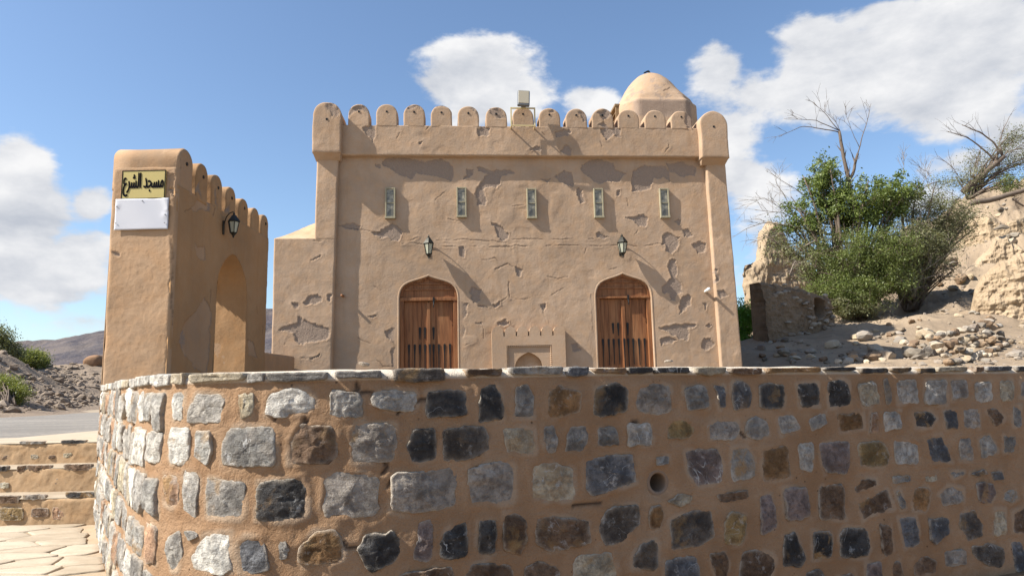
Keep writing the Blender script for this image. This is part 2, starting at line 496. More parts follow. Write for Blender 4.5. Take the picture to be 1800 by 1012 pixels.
M['lens'] = simple('floodlight_lens', (.34, .30, .225), .4, .4, 0, .06, 60, .1)
M['window_frame'] = simple('weathered_window_frame', (.30, .265, .18), .75, .2, 0, .3, 14)
def m_pane():
    m, t = new_mat('dusty_window_pane'); p = t.n('ShaderNodeTexCoord').outputs['Object']
    a = t.noise(p, 9, 5, .6, 1.0)
    oi = t.n('ShaderNodeObjectInfo')
    c = t.mix(t.mapr(a, .38, .66), (.12, .11, .085), (.37, .335, .25))
    finish(t, c, .3, t.bump(a, .15, .004), .5)
    return m
M['pane'] = m_pane()
def m_glass():
    m, t = new_mat('lantern_glass')
    finish(t, (.55, .55, .42), .25, None, .5).inputs['Transmission Weight'].default_value = .35
    return m
M['lantern_glass'] = m_glass()
M['pipe'] = simple('pipe_clay', (.21, .145, .10), .6, .3, 0, .2)
M['white_pipe'] = simple('white_pipe', (.75, .74, .70), .5, .3, 0, .05)
M['gold'] = simple('gold_sign_face', (.46, .355, .125), .38, .5, .35, .08, 6, .05)
M['black_paint'] = simple('black_lettering', (.006, .006, .009), .9, .05, 0, .1)
M['white_board'] = simple('white_board', (.50, .505, .545), .5, .3, 0, .04, 5, .15)

def m_leaf(name, dark, mid, light, trans=.28):
    m, t = new_mat(name)
    tint = t.attr('tint')
    c = t.mix(t.mapr(tint, 0, .6, smooth=False), dark, mid)
    c = t.mix(t.mapr(tint, .6, 1.0, smooth=False), c, light)
    b = t.n('ShaderNodeBsdfPrincipled'); t.put(b.inputs['Base Color'], c)
    b.inputs['Roughness'].default_value = .5; b.inputs['Specular IOR Level'].default_value = .35
    tr = t.n('ShaderNodeBsdfTranslucent'); t.put(tr.inputs[0], t.mix(1.0, c, (1.3, 1.35, .6), 'MULTIPLY'))
    mx = t.n('ShaderNodeMixShader'); mx.inputs[0].default_value = trans
    t.t.links.new(b.outputs[0], mx.inputs[1]); t.t.links.new(tr.outputs[0], mx.inputs[2])
    o = t.n('ShaderNodeOutputMaterial'); t.t.links.new(mx.outputs[0], o.inputs[0])
    return m
M['leaf_green'] = m_leaf('green_leaves', (.075, .105, .024), (.135, .175, .045), (.24, .28, .09))
M['leaf_olive'] = m_leaf('olive_leaves', (.088, .095, .042), (.16, .165, .078), (.26, .25, .135))
M['leaf_dark'] = m_leaf('dark_green_leaves', (.068, .09, .024), (.128, .158, .042), (.225, .25, .082))
M['leaf_yellow'] = m_leaf('yellow_green_leaves', (.11, .13, .03), (.20, .22, .06), (.30, .29, .10))
M['leaf_bright'] = m_leaf('bright_green_leaves', (.06, .15, .02), (.12, .26, .03), (.22, .36, .07))
M['bark'] = simple('grey_brown_bark', (.13, .10, .078), .9, .15, 0, .35, 9, .6)
M['deadwood'] = simple('dead_grey_wood', (.24, .20, .165), .9, .15, 0, .3, 9, .4)
# ------------------------------------------------------------------ plaster relief
def poly_sd(P, poly):
    """signed distance of points P (N,2) to a polygon, negative inside"""
    A = np.asarray(poly, float); B = np.roll(A, -1, 0)
    d2 = np.full(len(P), 1e9); ins = np.zeros(len(P), bool)
    for a, b in zip(A, B):
        e = b - a; wv = P - a
        tt = np.clip((wv @ e) / (e @ e + 1e-12), 0, 1)
        q = wv - tt[:, None] * e
        d2 = np.minimum(d2, (q * q).sum(1))
        c = (a[1] > P[:, 1]) != (b[1] > P[:, 1])
        xi = a[0] + (P[:, 1] - a[1]) * (b[0] - a[0]) / (b[1] - a[1] + 1e-12)
        ins ^= c & (P[:, 0] < xi)
    d = np.sqrt(d2)
    return np.where(ins, -d, d)
def line_d(P, ln):
    A = np.asarray(ln, float)
    d2 = np.full(len(P), 1e9)
    for a, b in zip(A[:-1], A[1:]):
        e = b - a; wv = P - a
        tt = np.clip((wv @ e) / (e @ e + 1e-12), 0, 1)
        q = wv - tt[:, None] * e
        d2 = np.minimum(d2, (q * q).sum(1))
    return np.sqrt(d2)
def relief(S, Z, polys=(), cracks=(), seed=0, lump=.010, fine=1.0, dep=.014):
    """height of the plaster face, how much of the coat is lost, and dirt in the cracks"""
    P3 = np.stack([S, np.full_like(S, seed * 1.7), Z], -1)
    out = lump * fbm(P3, 1.3, 3, .5, seed) + .36 * lump * fbm(P3, 4.3, 3, .5, seed + 5)
    out += fine * (.0017 * fbm(P3, 13, 3, .55, seed + 9) + .0010 * fbm(P3, 42, 2, .5, seed + 12))
    # trowel dents and blisters
    bl = fbm(P3, 2.6, 2, .5, seed + 21)
    bg = fbm(P3, 1.1, 2, .5, seed + 25)
    out += sstep(bg, .08, .35) * (.006 * sstep(bl, .25, .6) - .005 * sstep(-bl, .28, .6))
    peel = np.zeros_like(S); dark = np.zeros_like(S)
    P2_ = np.stack([S, Z], -1)
    wx = .085 * fbm(P3, 5.5, 5, .62, seed + 31); wz = .085 * fbm(P3, 5.5, 5, .62, seed + 41)
    for k, pl in enumerate(polys):
        pa = np.asarray(pl)
        lo, hi = pa.min(0) - .12, pa.max(0) + .12
        sel = np.nonzero((S > lo[0]) & (S < hi[0]) & (Z > lo[1]) & (Z < hi[1]))[0]
        if not len(sel): continue
        q = P2_[sel] + np.stack([wx[sel], wz[sel]], -1)
        sd = poly_sd(q, pl)
        m = sstep(-sd, -.005, .006)
        peel[sel] = np.maximum(peel[sel], m)
        lipn = .5 + .8 * fbm(P3[sel], 6, 2, .5, seed + 51 + k)
        lip = np.where(sd > 0, np.exp(-(sd / .035) ** 2), 0) * np.clip(lipn, 0, 1)
        out[sel] += .0065 * lip
    pit = fbm(P3, 38, 3, .6, seed + 61)
    out += peel * (-dep + .0035 * pit) - .006 * peel * sstep(pit, .2, .5)
    for k, ln in enumerate(cracks):
        pa = np.asarray(ln)
        lo, hi = pa.min(0) - .1, pa.max(0) + .1
        sel = np.nonzero((S > lo[0]) & (S < hi[0]) & (Z > lo[1]) & (Z < hi[1]))[0]
        if not len(sel): continue
        q = P2_[sel] + .5 * np.stack([wx[sel], wz[sel]], -1)
        d = line_d(q, ln)
        wd = .0035 + .004 * fbm(P3[sel], 3.3, 2, .5, seed + 71 + k)
        m = sstep(d, wd + .0085, wd * .3)
        gate = sstep(fbm(P3[sel], 4, 2, .5, seed + 81 + k), -.35, -.05)
        out[sel] -= .006 * m * gate
        out[sel] += .0035 * np.exp(-((d - .03) / .025) ** 2) * np.clip(fbm(P3[sel], 5, 2, .5, seed + 91), 0, 1) * 2
        dark[sel] = np.maximum(dark[sel], .62 * m * gate)
    return out, peel, dark
def panel(name, mat, parent, fmap, s0, s1, z0, z1, res=.016, depth=.1, seed=0, lump=.010, fine=1.0, polys=(), cracks=(), hole=None, rnd=(0, 0, 0, 0), rr=.03, dep=.014, skirt=True, calm=None):
    """a plastered face as a dense sheet with rounded rims and returns going back by depth; s0 and s1 may be (bottom, top)"""
    s0 = s0 if hasattr(s0, '__len__') else (s0, s0); s1 = s1 if hasattr(s1, '__len__') else (s1, s1)
    nu = max(2, int(round((max(s1) - min(s0)) / res))) + 1; nv = max(2, int(round((z1 - z0) / res))) + 1
    u, v = np.meshgrid(np.linspace(0, 1, nu), np.linspace(0, 1, nv))
    Z = z0 + v * (z1 - z0)
    a = s0[0] + (s0[1] - s0[0]) * v; b = s1[0] + (s1[1] - s1[0]) * v
    S = a + u * (b - a)
    S, Z, a, b = S.ravel(), Z.ravel(), a.ravel(), b.ravel()
    out, peel, dark = relief(S, Z, polys, cracks, seed, lump, fine, dep)
    P3 = np.stack([S, np.full_like(S, seed), Z], -1)
    if calm is not None:
        cm = calm(S, Z); out *= cm; peel *= cm; dark *= cm
    rv = rr * (1 + .55 * fbm(P3, 3.5, 3, .5, seed + 3))
    for fl, d in zip(rnd, (S - a, b - S, Z - z0, z1 - Z)):
        if fl:
            k = np.clip(rv - d, 0, rv)
            out -= rv - np.sqrt(np.maximum(rv * rv - k * k, 0))
    V = fmap(S, Z, out)
    idx = np.arange(nu * nv).reshape(nv, nu)
    F = np.stack([idx[:-1, :-1], idx[:-1, 1:], idx[1:, 1:], idx[1:, :-1]], -1).reshape(-1, 4)
    if hole is not None:
        h = hole(S, Z)
        F = F[~h[F].all(1)]
    if skirt:
        loop = np.concatenate([idx[0, :], idx[1:, -1], idx[-1, -2::-1], idx[-2:0:-1, 0]])
        nb = len(loop)
        Vb = fmap(S[loop], Z[loop], np.full(nb, -depth))
        j = np.arange(nb); jn = (j + 1) % nb
        Fs = np.stack([loop[jn], loop[j], len(V) + j, len(V) + jn], -1)
        V = np.concatenate([V, Vb]); F = np.concatenate([F, Fs])
        peel = np.concatenate([peel, np.zeros(nb)]); dark = np.concatenate([dark, np.zeros(nb)])
    return mesh_np(name, V, F, mat, parent, True, {'peel': peel, 'dark': dark})
def arch_block(name, mat, parent, fmap, sc, w, z0, h, t, seed=0, polys=(), rnd=.028, lump=.008, pw=2.0, hole_r=.0, topk=1.0, nr=11):
    """a round-headed block: front face in (s, z), thickness t backwards"""
    hw = w / 2; ht = hw * topk; sp = max(.02, h - ht)
    pts = []
    nb = max(3, int(w / .035)); ns = max(2, int(sp / .035)); na = max(14, int(PI * hw / .03))
    pts += [(-hw + w * i / nb, 0) for i in range(nb)]
    pts += [(hw, sp * i / ns) for i in range(ns)]
    for i in range(na + 1):
        th = PI * i / na
        c, s_ = math.cos(th), math.sin(th)
        pts.append((hw * math.copysign(abs(c) ** (2 / pw), c), sp + ht * abs(s_) ** (2 / pw)))
    pts += [(-hw, sp * (1 - i / ns)) for i in range(1, ns)]
    Q = np.array(pts); n = len(Q); c0 = np.array([0, h * .45])
    N3 = np.stack([Q[:, 0] + sc, np.full(n, seed * 1.3), Q[:, 1] + z0], -1)
    Q = Q + (Q - c0) * (.05 * fbm(N3, 3.5, 3, .5, seed))[:, None]
    rings = []
    dirs = (Q - c0); ln = np.linalg.norm(dirs, axis=1)[:, None]
    for k in range(1, nr + 1):
        f = (k / nr)
        q = c0 + dirs * f * (1 - rnd / ln)
        rings.append((q, np.zeros(n), 1))
    for th in (.4, .8, 1.0):
        a_ = th * PI / 2
        q = c0 + dirs * (1 - rnd * (1 - math.sin(a_)) / ln)
        rings.append((q, np.full(n, -rnd * (1 - math.cos(a_))), 1 if th < 1 else 0))
    for yb in (-t * .35, -t * .7, -t): rings.append((Q.copy(), np.full(n, yb), 0))
    S = np.concatenate([r[0][:, 0] for r in rings] + [[0.0]]) + sc
    Z = np.concatenate([r[0][:, 1] for r in rings] + [[c0[1]]]) + z0
    Oo = np.concatenate([r[1] for r in rings] + [[0.0]])
    fr = np.concatenate([np.full(n, r[2]) for r in rings] + [[1]])
    o, peel, dark = relief(S, Z, polys, (), seed, lump)
    out = Oo + o * fr
    # roughness of the sides
    side = (fr == 0)
    k = .010 * fbm(np.stack([S, Oo, Z], -1), 6, 3, .55, seed + 7)
    S = S + np.where(side, k * np.sign(S - sc), 0); Z = Z + np.where(side & (Z > z0 + .06), k, 0)
    V = fmap(S, Z, out)
    F = []
    nrg = len(rings); ci = nrg * n
    for j in range(n): F.append((ci, j, (j + 1) % n))
    for i in range(nrg - 1):
        for j in range(n):
            F.append((i * n + j, (i + 1) * n + j, (i + 1) * n + (j + 1) % n, i * n + (j + 1) % n))
    F.append(tuple((nrg - 1) * n + j for j in range(n))[::-1])
    if hole_r:
        hz_ = h * .66; K = 12
        hv = [fmap(np.array([sc + r_ * math.cos(2 * PI * j / K) for j in range(K)]), np.array([z0 + hz_ + r_ * math.sin(2 * PI * j / K) for j in range(K)]), np.full(K, o_)) for r_, o_ in ((hole_r * 1.15, -.012), (hole_r * 1.1, .0075), (hole_r, .008), (hole_r * .9, .006))]
        hf = [(i * K + j, i * K + (j + 1) % K, (i + 1) * K + (j + 1) % K, (i + 1) * K + j) for i in range(3) for j in range(K)] + [tuple(3 * K + j for j in range(K))]
        mesh_np('dark_hole_disc', np.concatenate(hv), hf, M['iron'], parent, False)  # raised disc; the shade inside a hole is put into its black colour
    return mesh_np(name, V, F, mat, parent, True, {'peel': peel * fr, 'dark': dark})

# ------------------------------------------------------------------ the foreground stone wall: plan curve
_ctl = np.array([(-3.95, 6.62), (-3.83, 6.42), (-3.15, 5.37), (-2.47, 4.33), (-1.95, 3.56), (-1.66, 3.17), (-1.43, 2.985), (-1.12, 2.885), (-.76, 2.905), (-.4, 3.0),
                 (.1, 3.182), (.8, 3.437), (1.9, 3.837), (3.19, 4.306), (5.2, 5.04), (7.4, 5.84)])
def _catmull(P, n=60):
    P = np.vstack([2 * P[0] - P[1], P, 2 * P[-1] - P[-2]]); out = []
    for i in range(1, len(P) - 2):
        t = np.linspace(0, 1, n, endpoint=False)[:, None]
        p0, p1, p2, p3 = P[i - 1:i + 3]
        out.append(.5 * ((2 * p1) + (-p0 + p2) * t + (2 * p0 - 5 * p1 + 4 * p2 - p3) * t ** 2 + (-p0 + 3 * p1 - 3 * p2 + p3) * t ** 3))
    out.append(P[-2][None]); return np.vstack(out)
WC = _catmull(_ctl)
_ds = np.r_[0, np.cumsum(np.linalg.norm(np.diff(WC, axis=0), axis=1))]
WLEN = _ds[-1]
_tg = np.gradient(WC, _ds, axis=0); _tg /= np.linalg.norm(_tg, axis=1)[:, None]
_wn = np.stack([_tg[:, 1], -_tg[:, 0]], -1)          # towards the camera side
_phi = np.arctan2(WC[:, 0], WC[:, 1])
def wall_pt(s, z, out):
    s = np.asarray(s, float)
    x = np.interp(s, _ds, WC[:, 0]); y = np.interp(s, _ds, WC[:, 1])
    nx = np.interp(s, _ds, _wn[:, 0]); ny = np.interp(s, _ds, _wn[:, 1])
    return np.stack([x + nx * out, y + ny * out, np.asarray(z, float) + 0 * s], -1)
def wall_px(x, y):
    """(s, z) of the point of the wall face seen at a pixel of the photograph"""
    d = ray(x, y); ph = math.atan2(d[0], d[1])
    s = float(np.interp(ph, _phi, _ds))
    px_ = np.interp(s, _ds, WC[:, 0]); py_ = np.interp(s, _ds, WC[:, 1])
    t = math.hypot(px_, py_) / math.hypot(d[0], d[1])
    return s, EYE + d[2] * t
def wall_top(s):
    s = np.asarray(s, float); return WTOP - .030 * sstep(s, _S1, _S2)

WTOP = 1.196                                          # under the coping slabs
CT = dict(W=(.60, .585, .54), L=(.51, .49, .45), G=(.365, .345, .315), g=(.25, .236, .218), B=(.125, .128, .138), K=(.062, .060, .060), k=(.105, .092, .082),
          N=(.165, .11, .075), T=(.295, .265, .235), S=(.38, .33, .25), O=(.235, .14, .07), R=(.37, .235, .155), P=(.195, .155, .145), y=(.29, .205, .10), Y=(.42, .375, .28), M=(.305, .295, .275))
_S1, _S2 = wall_px(1020, 700)[0], wall_px(1830, 700)[0]
STONES = """
W 305,692 313,690 325,692 324,722 322,739 306,738
G 347,692 385,691 396,705 391,743 360,744 331,742 332,725
Y 419,688 446,691 447,706 442,731 425,737 419,716
L 472,688 500,684 540,684 553,698 555,715 540,730 500,733 466,730 468,705
W 302,751 332,751 335,763 333,807 320,818 301,813 296,803
W 347,754 370,754 374,765 372,796 365,818 345,805 347,773
M 404,749 476,748 485,761 485,818 425,821 388,817 391,792 395,763
R 288,831 313,837 317,858 316,895 301,890 288,883
G 324,824 343,826 350,843 347,907 341,910 322,897 319,858
g 365,839 434,847 432,903 421,913 363,907 362,865
K 452,848 510,840 530,837 542,855 542,905 525,913 480,917 451,913
G 301,936 320,930 322,972 313,1004 305,1002 290,964
W 360,938 406,934 407,972 410,1002 389,1011 343,1000 335,979
B 417,951 432,941 459,943 476,991 476,1002 440,1012 423,1010 416,972
g 491,949 503,949 509,964 504,981 491,981
G 328,932 345,934 349,941 335,947
G 581,685 631,687 637,703 637,734 614,734 579,731
G 656,691 682,685 728,688 735,704 728,725 690,720 653,716
K 750,689 781,684 819,687 822,701 819,731 750,735
N 521,746 583,746 595,761 593,801 576,816 508,816 508,777
T 623,744 697,746 697,811 618,815 615,758
K 728,752 762,754 767,773 766,805 737,815 720,811 713,784
k 779,757 820,747 850,750 860,765 862,790 830,807 780,811 776,785
T 568,841 589,829 640,831 667,841 667,896 652,909 576,910 565,896
T 685,831 796,822 802,837 802,890 709,903 686,896
O 527,959 553,932 591,928 604,953 606,983 589,991 538,995 521,985
K 640,938 657,936 675,941 690,928 709,968 690,991 652,1006 633,979 625,964
P 737,917 758,913 762,926 760,977 750,989 726,985 726,964 732,949
K 783,934 796,917 822,917 822,976 788,983 773,976 775,945
N 702,1012 720,1004 790,995 800,1012 800,1035 700,1035
K 843,680 869,672 881,689 885,737 841,744 840,697
g 905,680 926,672 938,697 938,735 903,736
O 966,684 981,678 1021,687 1024,722 972,737 961,731
K 1042,684 1086,670 1105,684 1103,723 1067,733 1042,731
T 1122,678 1160,672 1178,680 1181,724 1165,728 1120,724 1115,708
S 883,752 938,750 941,797 915,799 890,797
g 953,748 974,748 979,773 978,796 962,797 953,773
g 1002,747 1032,748 1033,773 1027,799 991,796 995,761
g 1051,752 1080,748 1088,777 1086,782 1048,785
G 1105,742 1144,746 1149,782 1105,786 1101,763
T 822,822 870,810 892,808 905,820 907,850 904,884 826,888 820,850
S 930,813 975,811 1009,823 1011,850 1008,879 960,883 934,877
B 1025,805 1112,796 1117,830 1119,847 1040,873 1029,858 1025,824
K 840,913 871,913 871,972 839,976
N 886,903 905,898 926,915 928,953 915,976 883,968 883,924
N 943,907 968,905 1036,915 1038,953 1010,962 966,970 943,957
k 1057,911 1076,888 1122,886 1127,920 1095,951 1065,960 1053,934
O 1143,890 1160,882 1165,905 1160,928 1145,930 1140,910
N 822,991 860,985 898,994 905,1015 905,1035 818,1035
N 922,995 949,985 983,1000 988,1035 918,1035
S 1012,975 1074,968 1088,1000 1086,1035 1008,1035 1006,995
k 1124,955 1150,948 1158,955 1157,990 1150,1003 1108,1000 1112,980
B 1168,985 1206,975 1223,980 1227,1012 1227,1035 1166,1035
g 1201,682 1239,676 1246,716 1206,723
B 1256,678 1273,678 1276,716 1265,719
B 1288,672 1311,670 1324,691 1318,716 1290,723 1285,697
K 1337,678 1354,672 1379,676 1379,718 1335,720
K 1400,674 1438,672 1440,714 1406,716
K 1452,670 1480,667 1492,672 1496,710 1490,714 1457,717
y 1170,752 1182,735 1216,739 1223,754 1212,771 1174,771
T 1241,748 1258,741 1297,741 1301,761 1288,773 1246,773
G 1313,739 1330,729 1349,742 1351,763 1330,773 1309,767
G 1366,731 1394,729 1408,754 1373,765
G 1419,735 1451,725 1455,744 1425,760
P 1203,792 1261,786 1271,820 1271,848 1225,856 1210,831
G 1286,786 1311,784 1326,805 1325,839 1288,848 1284,820
O 1338,786 1385,784 1391,830 1392,838 1340,848
G 1400,779 1428,775 1430,820 1425,831 1407,825
P 1438,779 1470,774 1490,777 1495,820 1490,833 1450,833 1442,805
g 1152,803 1175,802 1178,815 1155,817
S 1170,881 1193,867 1218,869 1216,883 1191,890
N 1258,869 1311,860 1316,875 1265,883
k 1176,915 1216,896 1252,894 1256,943 1235,957 1178,968
y 1273,915 1284,898 1311,905 1311,941 1303,959 1273,957
P 1334,869 1354,866 1368,926 1337,943
P 1377,858 1419,854 1425,909 1383,917
N 1440,858 1460,848 1482,852 1487,912 1441,914
K 1377,941 1398,932 1413,977 1409,995 1375,996
K 1427,932 1461,932 1461,981 1427,985
N 1244,970 1273,968 1280,991 1278,1025 1262,1025
N 1305,972 1330,964 1364,976 1366,1000 1350,1025 1296,1025
k 1415,1006 1440,998 1452,1012 1450,1035 1412,1035
S 1507,676 1536,668 1549,710 1515,716
g 1553,668 1561,665 1566,710 1557,710
G 1572,668 1610,666 1615,708 1578,710
G 1627,668 1665,667 1665,712 1625,710
T 1671,668 1699,666 1700,699 1672,703
G 1712,672 1743,670 1745,704 1714,708
S 1756,668 1779,668 1781,703 1758,706
g 1792,668 1830,668 1830,700 1793,699
O 1471,727 1517,725 1519,754 1475,761
R 1530,725 1540,725 1541,760 1528,760
G 1551,725 1583,722 1584,754 1555,758
K 1604,725 1636,723 1646,735 1636,750 1608,754
B 1657,722 1682,720 1684,752 1661,756
T 1691,718 1720,716 1722,752 1693,754
N 1733,720 1752,718 1766,735 1748,750
g 1779,714 1794,712 1794,750 1779,750
T 1806,712 1832,711 1833,745 1808,748
y 1506,777 1551,775 1564,797 1561,818 1511,820
G 1570,773 1600,771 1616,778 1616,818 1574,816
B 1627,771 1655,763 1674,811 1636,815
T 1684,767 1703,765 1710,809 1686,809
G 1720,771 1741,765 1754,792 1726,807
g 1762,765 1786,767 1784,797 1764,796
S 1796,790 1815,770 1830,790 1820,802
N 1502,858 1513,841 1540,843 1543,852 1506,866
g 1568,837 1600,835 1600,845 1570,850
S 1625,837 1646,833 1644,843 1627,847
g 1667,829 1695,829 1690,836 1674,839
B 1705,833 1731,822 1736,832 1720,838
B 1740,830 1760,828 1764,842 1745,845
N 1506,883 1536,869 1559,858 1572,894 1542,903 1517,917
g 1574,864 1581,858 1591,892 1583,894
O 1606,856 1631,856 1635,866 1627,902 1606,896 1602,879
T 1650,869 1665,854 1693,858 1695,881 1659,890
P 1714,848 1743,848 1750,867 1739,885 1720,881
G 1764,862 1784,860 1790,875 1775,883 1762,877
k 1800,855 1830,850 1832,880 1802,882
K 1475,941 1485,926 1521,928 1534,962 1523,979 1477,979
N 1543,919 1564,922 1570,977 1553,977
B 1578,909 1610,907 1619,955 1589,964
B 1629,911 1669,911 1669,936 1642,959 1633,949
k 1688,902 1712,894 1729,919 1726,941 1701,953 1686,926
S 1745,894 1767,894 1767,941 1747,941
N 1779,900 1800,890 1815,895 1815,940 1780,935
P 1521,989 1547,985 1551,1020 1522,1020
N 1566,987 1581,983 1587,1020 1567,1020
N 1602,991 1623,974 1644,985 1642,1006 1606,1012
T 1657,968 1693,964 1699,991 1661,996
k 1709,960 1741,953 1762,964 1764,996 1733,995 1712,977
B 1777,953 1795,950 1805,1000 1785,1005
N 1470,1014 1500,1004 1510,1025 1472,1030
"""
def quad_round(P, jit, seed):
    """resamples a stone outline evenly with a rough edge"""
    P = np.asarray(P, float); n = len(P)
    # cut corners once
    Q = []
    for i in range(n):
        a, b = P[i], P[(i + 1) % n]
        Q += [a * .91 + b * .09, a * .09 + b * .91]
    Q = np.array(Q); Qc = np.vstack([Q, Q[:1]])
    L = np.r_[0, np.cumsum(np.linalg.norm(np.diff(Qc, axis=0), axis=1))]
    N = int(np.clip(L[-1] / .014, 26, 90))
    t = np.linspace(0, L[-1], N, endpoint=False)
    X = np.stack([np.interp(t, L, Qc[:, 0]), np.interp(t, L, Qc[:, 1])], -1)
    P3 = np.stack([X[:, 0], np.full(N, seed * .37), X[:, 1]], -1)
    d = X - X.mean(0); d /= np.linalg.norm(d, axis=1)[:, None] + 1e-9
    return X + d * (jit * (2.0 * fbm(P3, 17, 3, .6, seed) + 1.0 * fbm(P3, 60, 2, .5, seed + 4)))[:, None]
stone_wall = empty('stone_wall', (float(WC[0, 0]), float(WC[0, 1]), 0.0))
tag(stone_wall, 'curved garden wall of grey and rust coloured stones set in tan mortar', 'stone wall')
W0 = np.array([WC[0, 0], WC[0, 1], 0.0])
def make_stone(poly, col, seed, proud=None, name='stone', parent=None, fmap=None, back=.035):
    r = random.Random(seed)
    X = quad_round(poly, .006, seed); N = len(X); c = X.mean(0)
    size = math.sqrt(abs(np.ptp(X[:, 0]) * np.ptp(X[:, 1])))
    H = proud if proud is not None else r.uniform(.003, .010)
    ts = [(1.03, -back), (1.008, -.008), (1.0, .45), (.985, .78), (.96, .95), (.92, 1), (.86, 1), (.78, 1), (.68, 1), (.57, 1), (.45, 1), (.33, 1), (.21, 1), (.1, 1)]
    S, Z, OUT, RIM = [], [], [], []
    planes = [(r.uniform(-.15, .15), r.uniform(-.15, .15), r.uniform(-.001, .008)) for _ in range(6)]
    ch = fbm(np.array([[c[0], seed, c[1]]]), 1, 1)[0]
    for k, (f, hh) in enumerate(ts):
        q = c + (X - c) * f
        P3 = np.stack([q[:, 0], np.full(N, seed * .61), q[:, 1]], -1)
        rel = q - c
        fac_h = np.min([a * rel[:, 0] + b * rel[:, 1] + c_ for a, b, c_ in planes], axis=0)
        h = H + np.maximum(fac_h, -.014) + .0075 * fbm(P3, 13, 4, .62, seed, True) + .0045 * fbm(P3, 38, 3, .6, seed + 2, True)
        h = h * 1.0
        if k < 2: o = np.full(N, hh)
        else: o = hh * np.maximum(h, .002)
        S.append(q[:, 0]); Z.append(q[:, 1]); OUT.append(o)
        RIM.append(np.full(N, (1, 1, 1, .85, .6, .4, .2, .06, 0, 0, 0, 0, 0, 0)[k]))
    h0 = H + min(c_ for _, _, c_ in planes)
    S = np.concatenate(S + [[c[0]]]); Z = np.concatenate(Z + [[c[1]]]); OUT = np.concatenate(OUT + [[h0]]); RIM = np.concatenate(RIM + [[0]])
    V = (fmap or (lambda s, z, o: wall_pt(s, z, o) - W0))(S, Z, OUT)
    F = []
    K = len(ts)
    for i in range(K - 1):
        for j in range(N):
            F.append((i * N + j, i * N + (j + 1) % N, (i + 1) * N + (j + 1) % N, (i + 1) * N + j))
    for j in range(N): F.append(((K - 1) * N + j, (K - 1) * N + (j + 1) % N, K * N))
    ctr = V.mean(0)
    o = mesh_np(name, V - ctr, F, M['stone'], parent if parent is not None else stone_wall, True, {'rim': RIM}, tuple(ctr))
    v = 1 + r.uniform(-.12, .12)
    o.color = (col[0] * v, col[1] * v, col[2] * v, 1)
    return o
ALLP = []
k = 0
for line in STONES.strip().splitlines():
    a = line.split()
    poly = [wall_px(*map(float, q.split(','))) for q in a[1:]]
    ALLP.append(poly)
    make_stone(poly, CT[a[0]], 100 + k); k += 1
# the flank that runs back to the gate: narrow upright stones in the same courses
s_c = wall_px(299, 760)[0]
ROWS = [(1.005, 1.165), (.825, .975), (.615, .785), (.44, .575), (.25, .40), (.06, .21)]
rr_ = random.Random(5)
for ri, (za, zb) in enumerate(ROWS):
    s = .16 + rr_.uniform(0, .1)
    lim = s_c - (.06 if ri < 4 else .0)
    while s < lim - .1:
        wd = rr_.uniform(.13, .30)
        if s + wd > lim: wd = lim - s
        if wd < .08: break
        z0, z1 = za + rr_.uniform(-.02, .02), zb + rr_.uniform(-.02, .02)
        j = lambda: rr_.uniform(-.014, .014)
        poly = [(s + j(), z0 + j()), (s + wd * .5, z0 + j()), (s + wd + j(), z0 + j()), (s + wd + j(), (z0 + z1) / 2), (s + wd + j(), z1 + j()), (s + wd * .5, z1 + j()), (s + j(), z1 + j()), (s + j(), (z0 + z1) / 2)]
        ALLP.append(poly)
        make_stone(poly, CT[rr_.choice('WWLLGGMMgSYR')], 900 + k, rr_.uniform(.008, .024)); k += 1
        s += wd + rr_.uniform(.010, .035)
# a little more of the wall beyond the picture's edge
s_r = wall_px(1838, 700)[0]
for ri, (za, zb) in enumerate(ROWS[:5]):
    s = s_r + rr_.uniform(0, .1)
    while s < s_r + 1.0:
        wd = rr_.uniform(.12, .26)
        j = lambda: rr_.uniform(-.02, .02)
        poly = [(s + j(), za + j()), (s + wd + j(), za + j()), (s + wd + j(), zb + j()), (s + j(), zb + j())]
        ALLP.append(poly)
        make_stone(poly, CT[rr_.choice('GgKBNTSPk')], 1400 + k); k += 1
        s += wd + rr_.uniform(.04, .09)

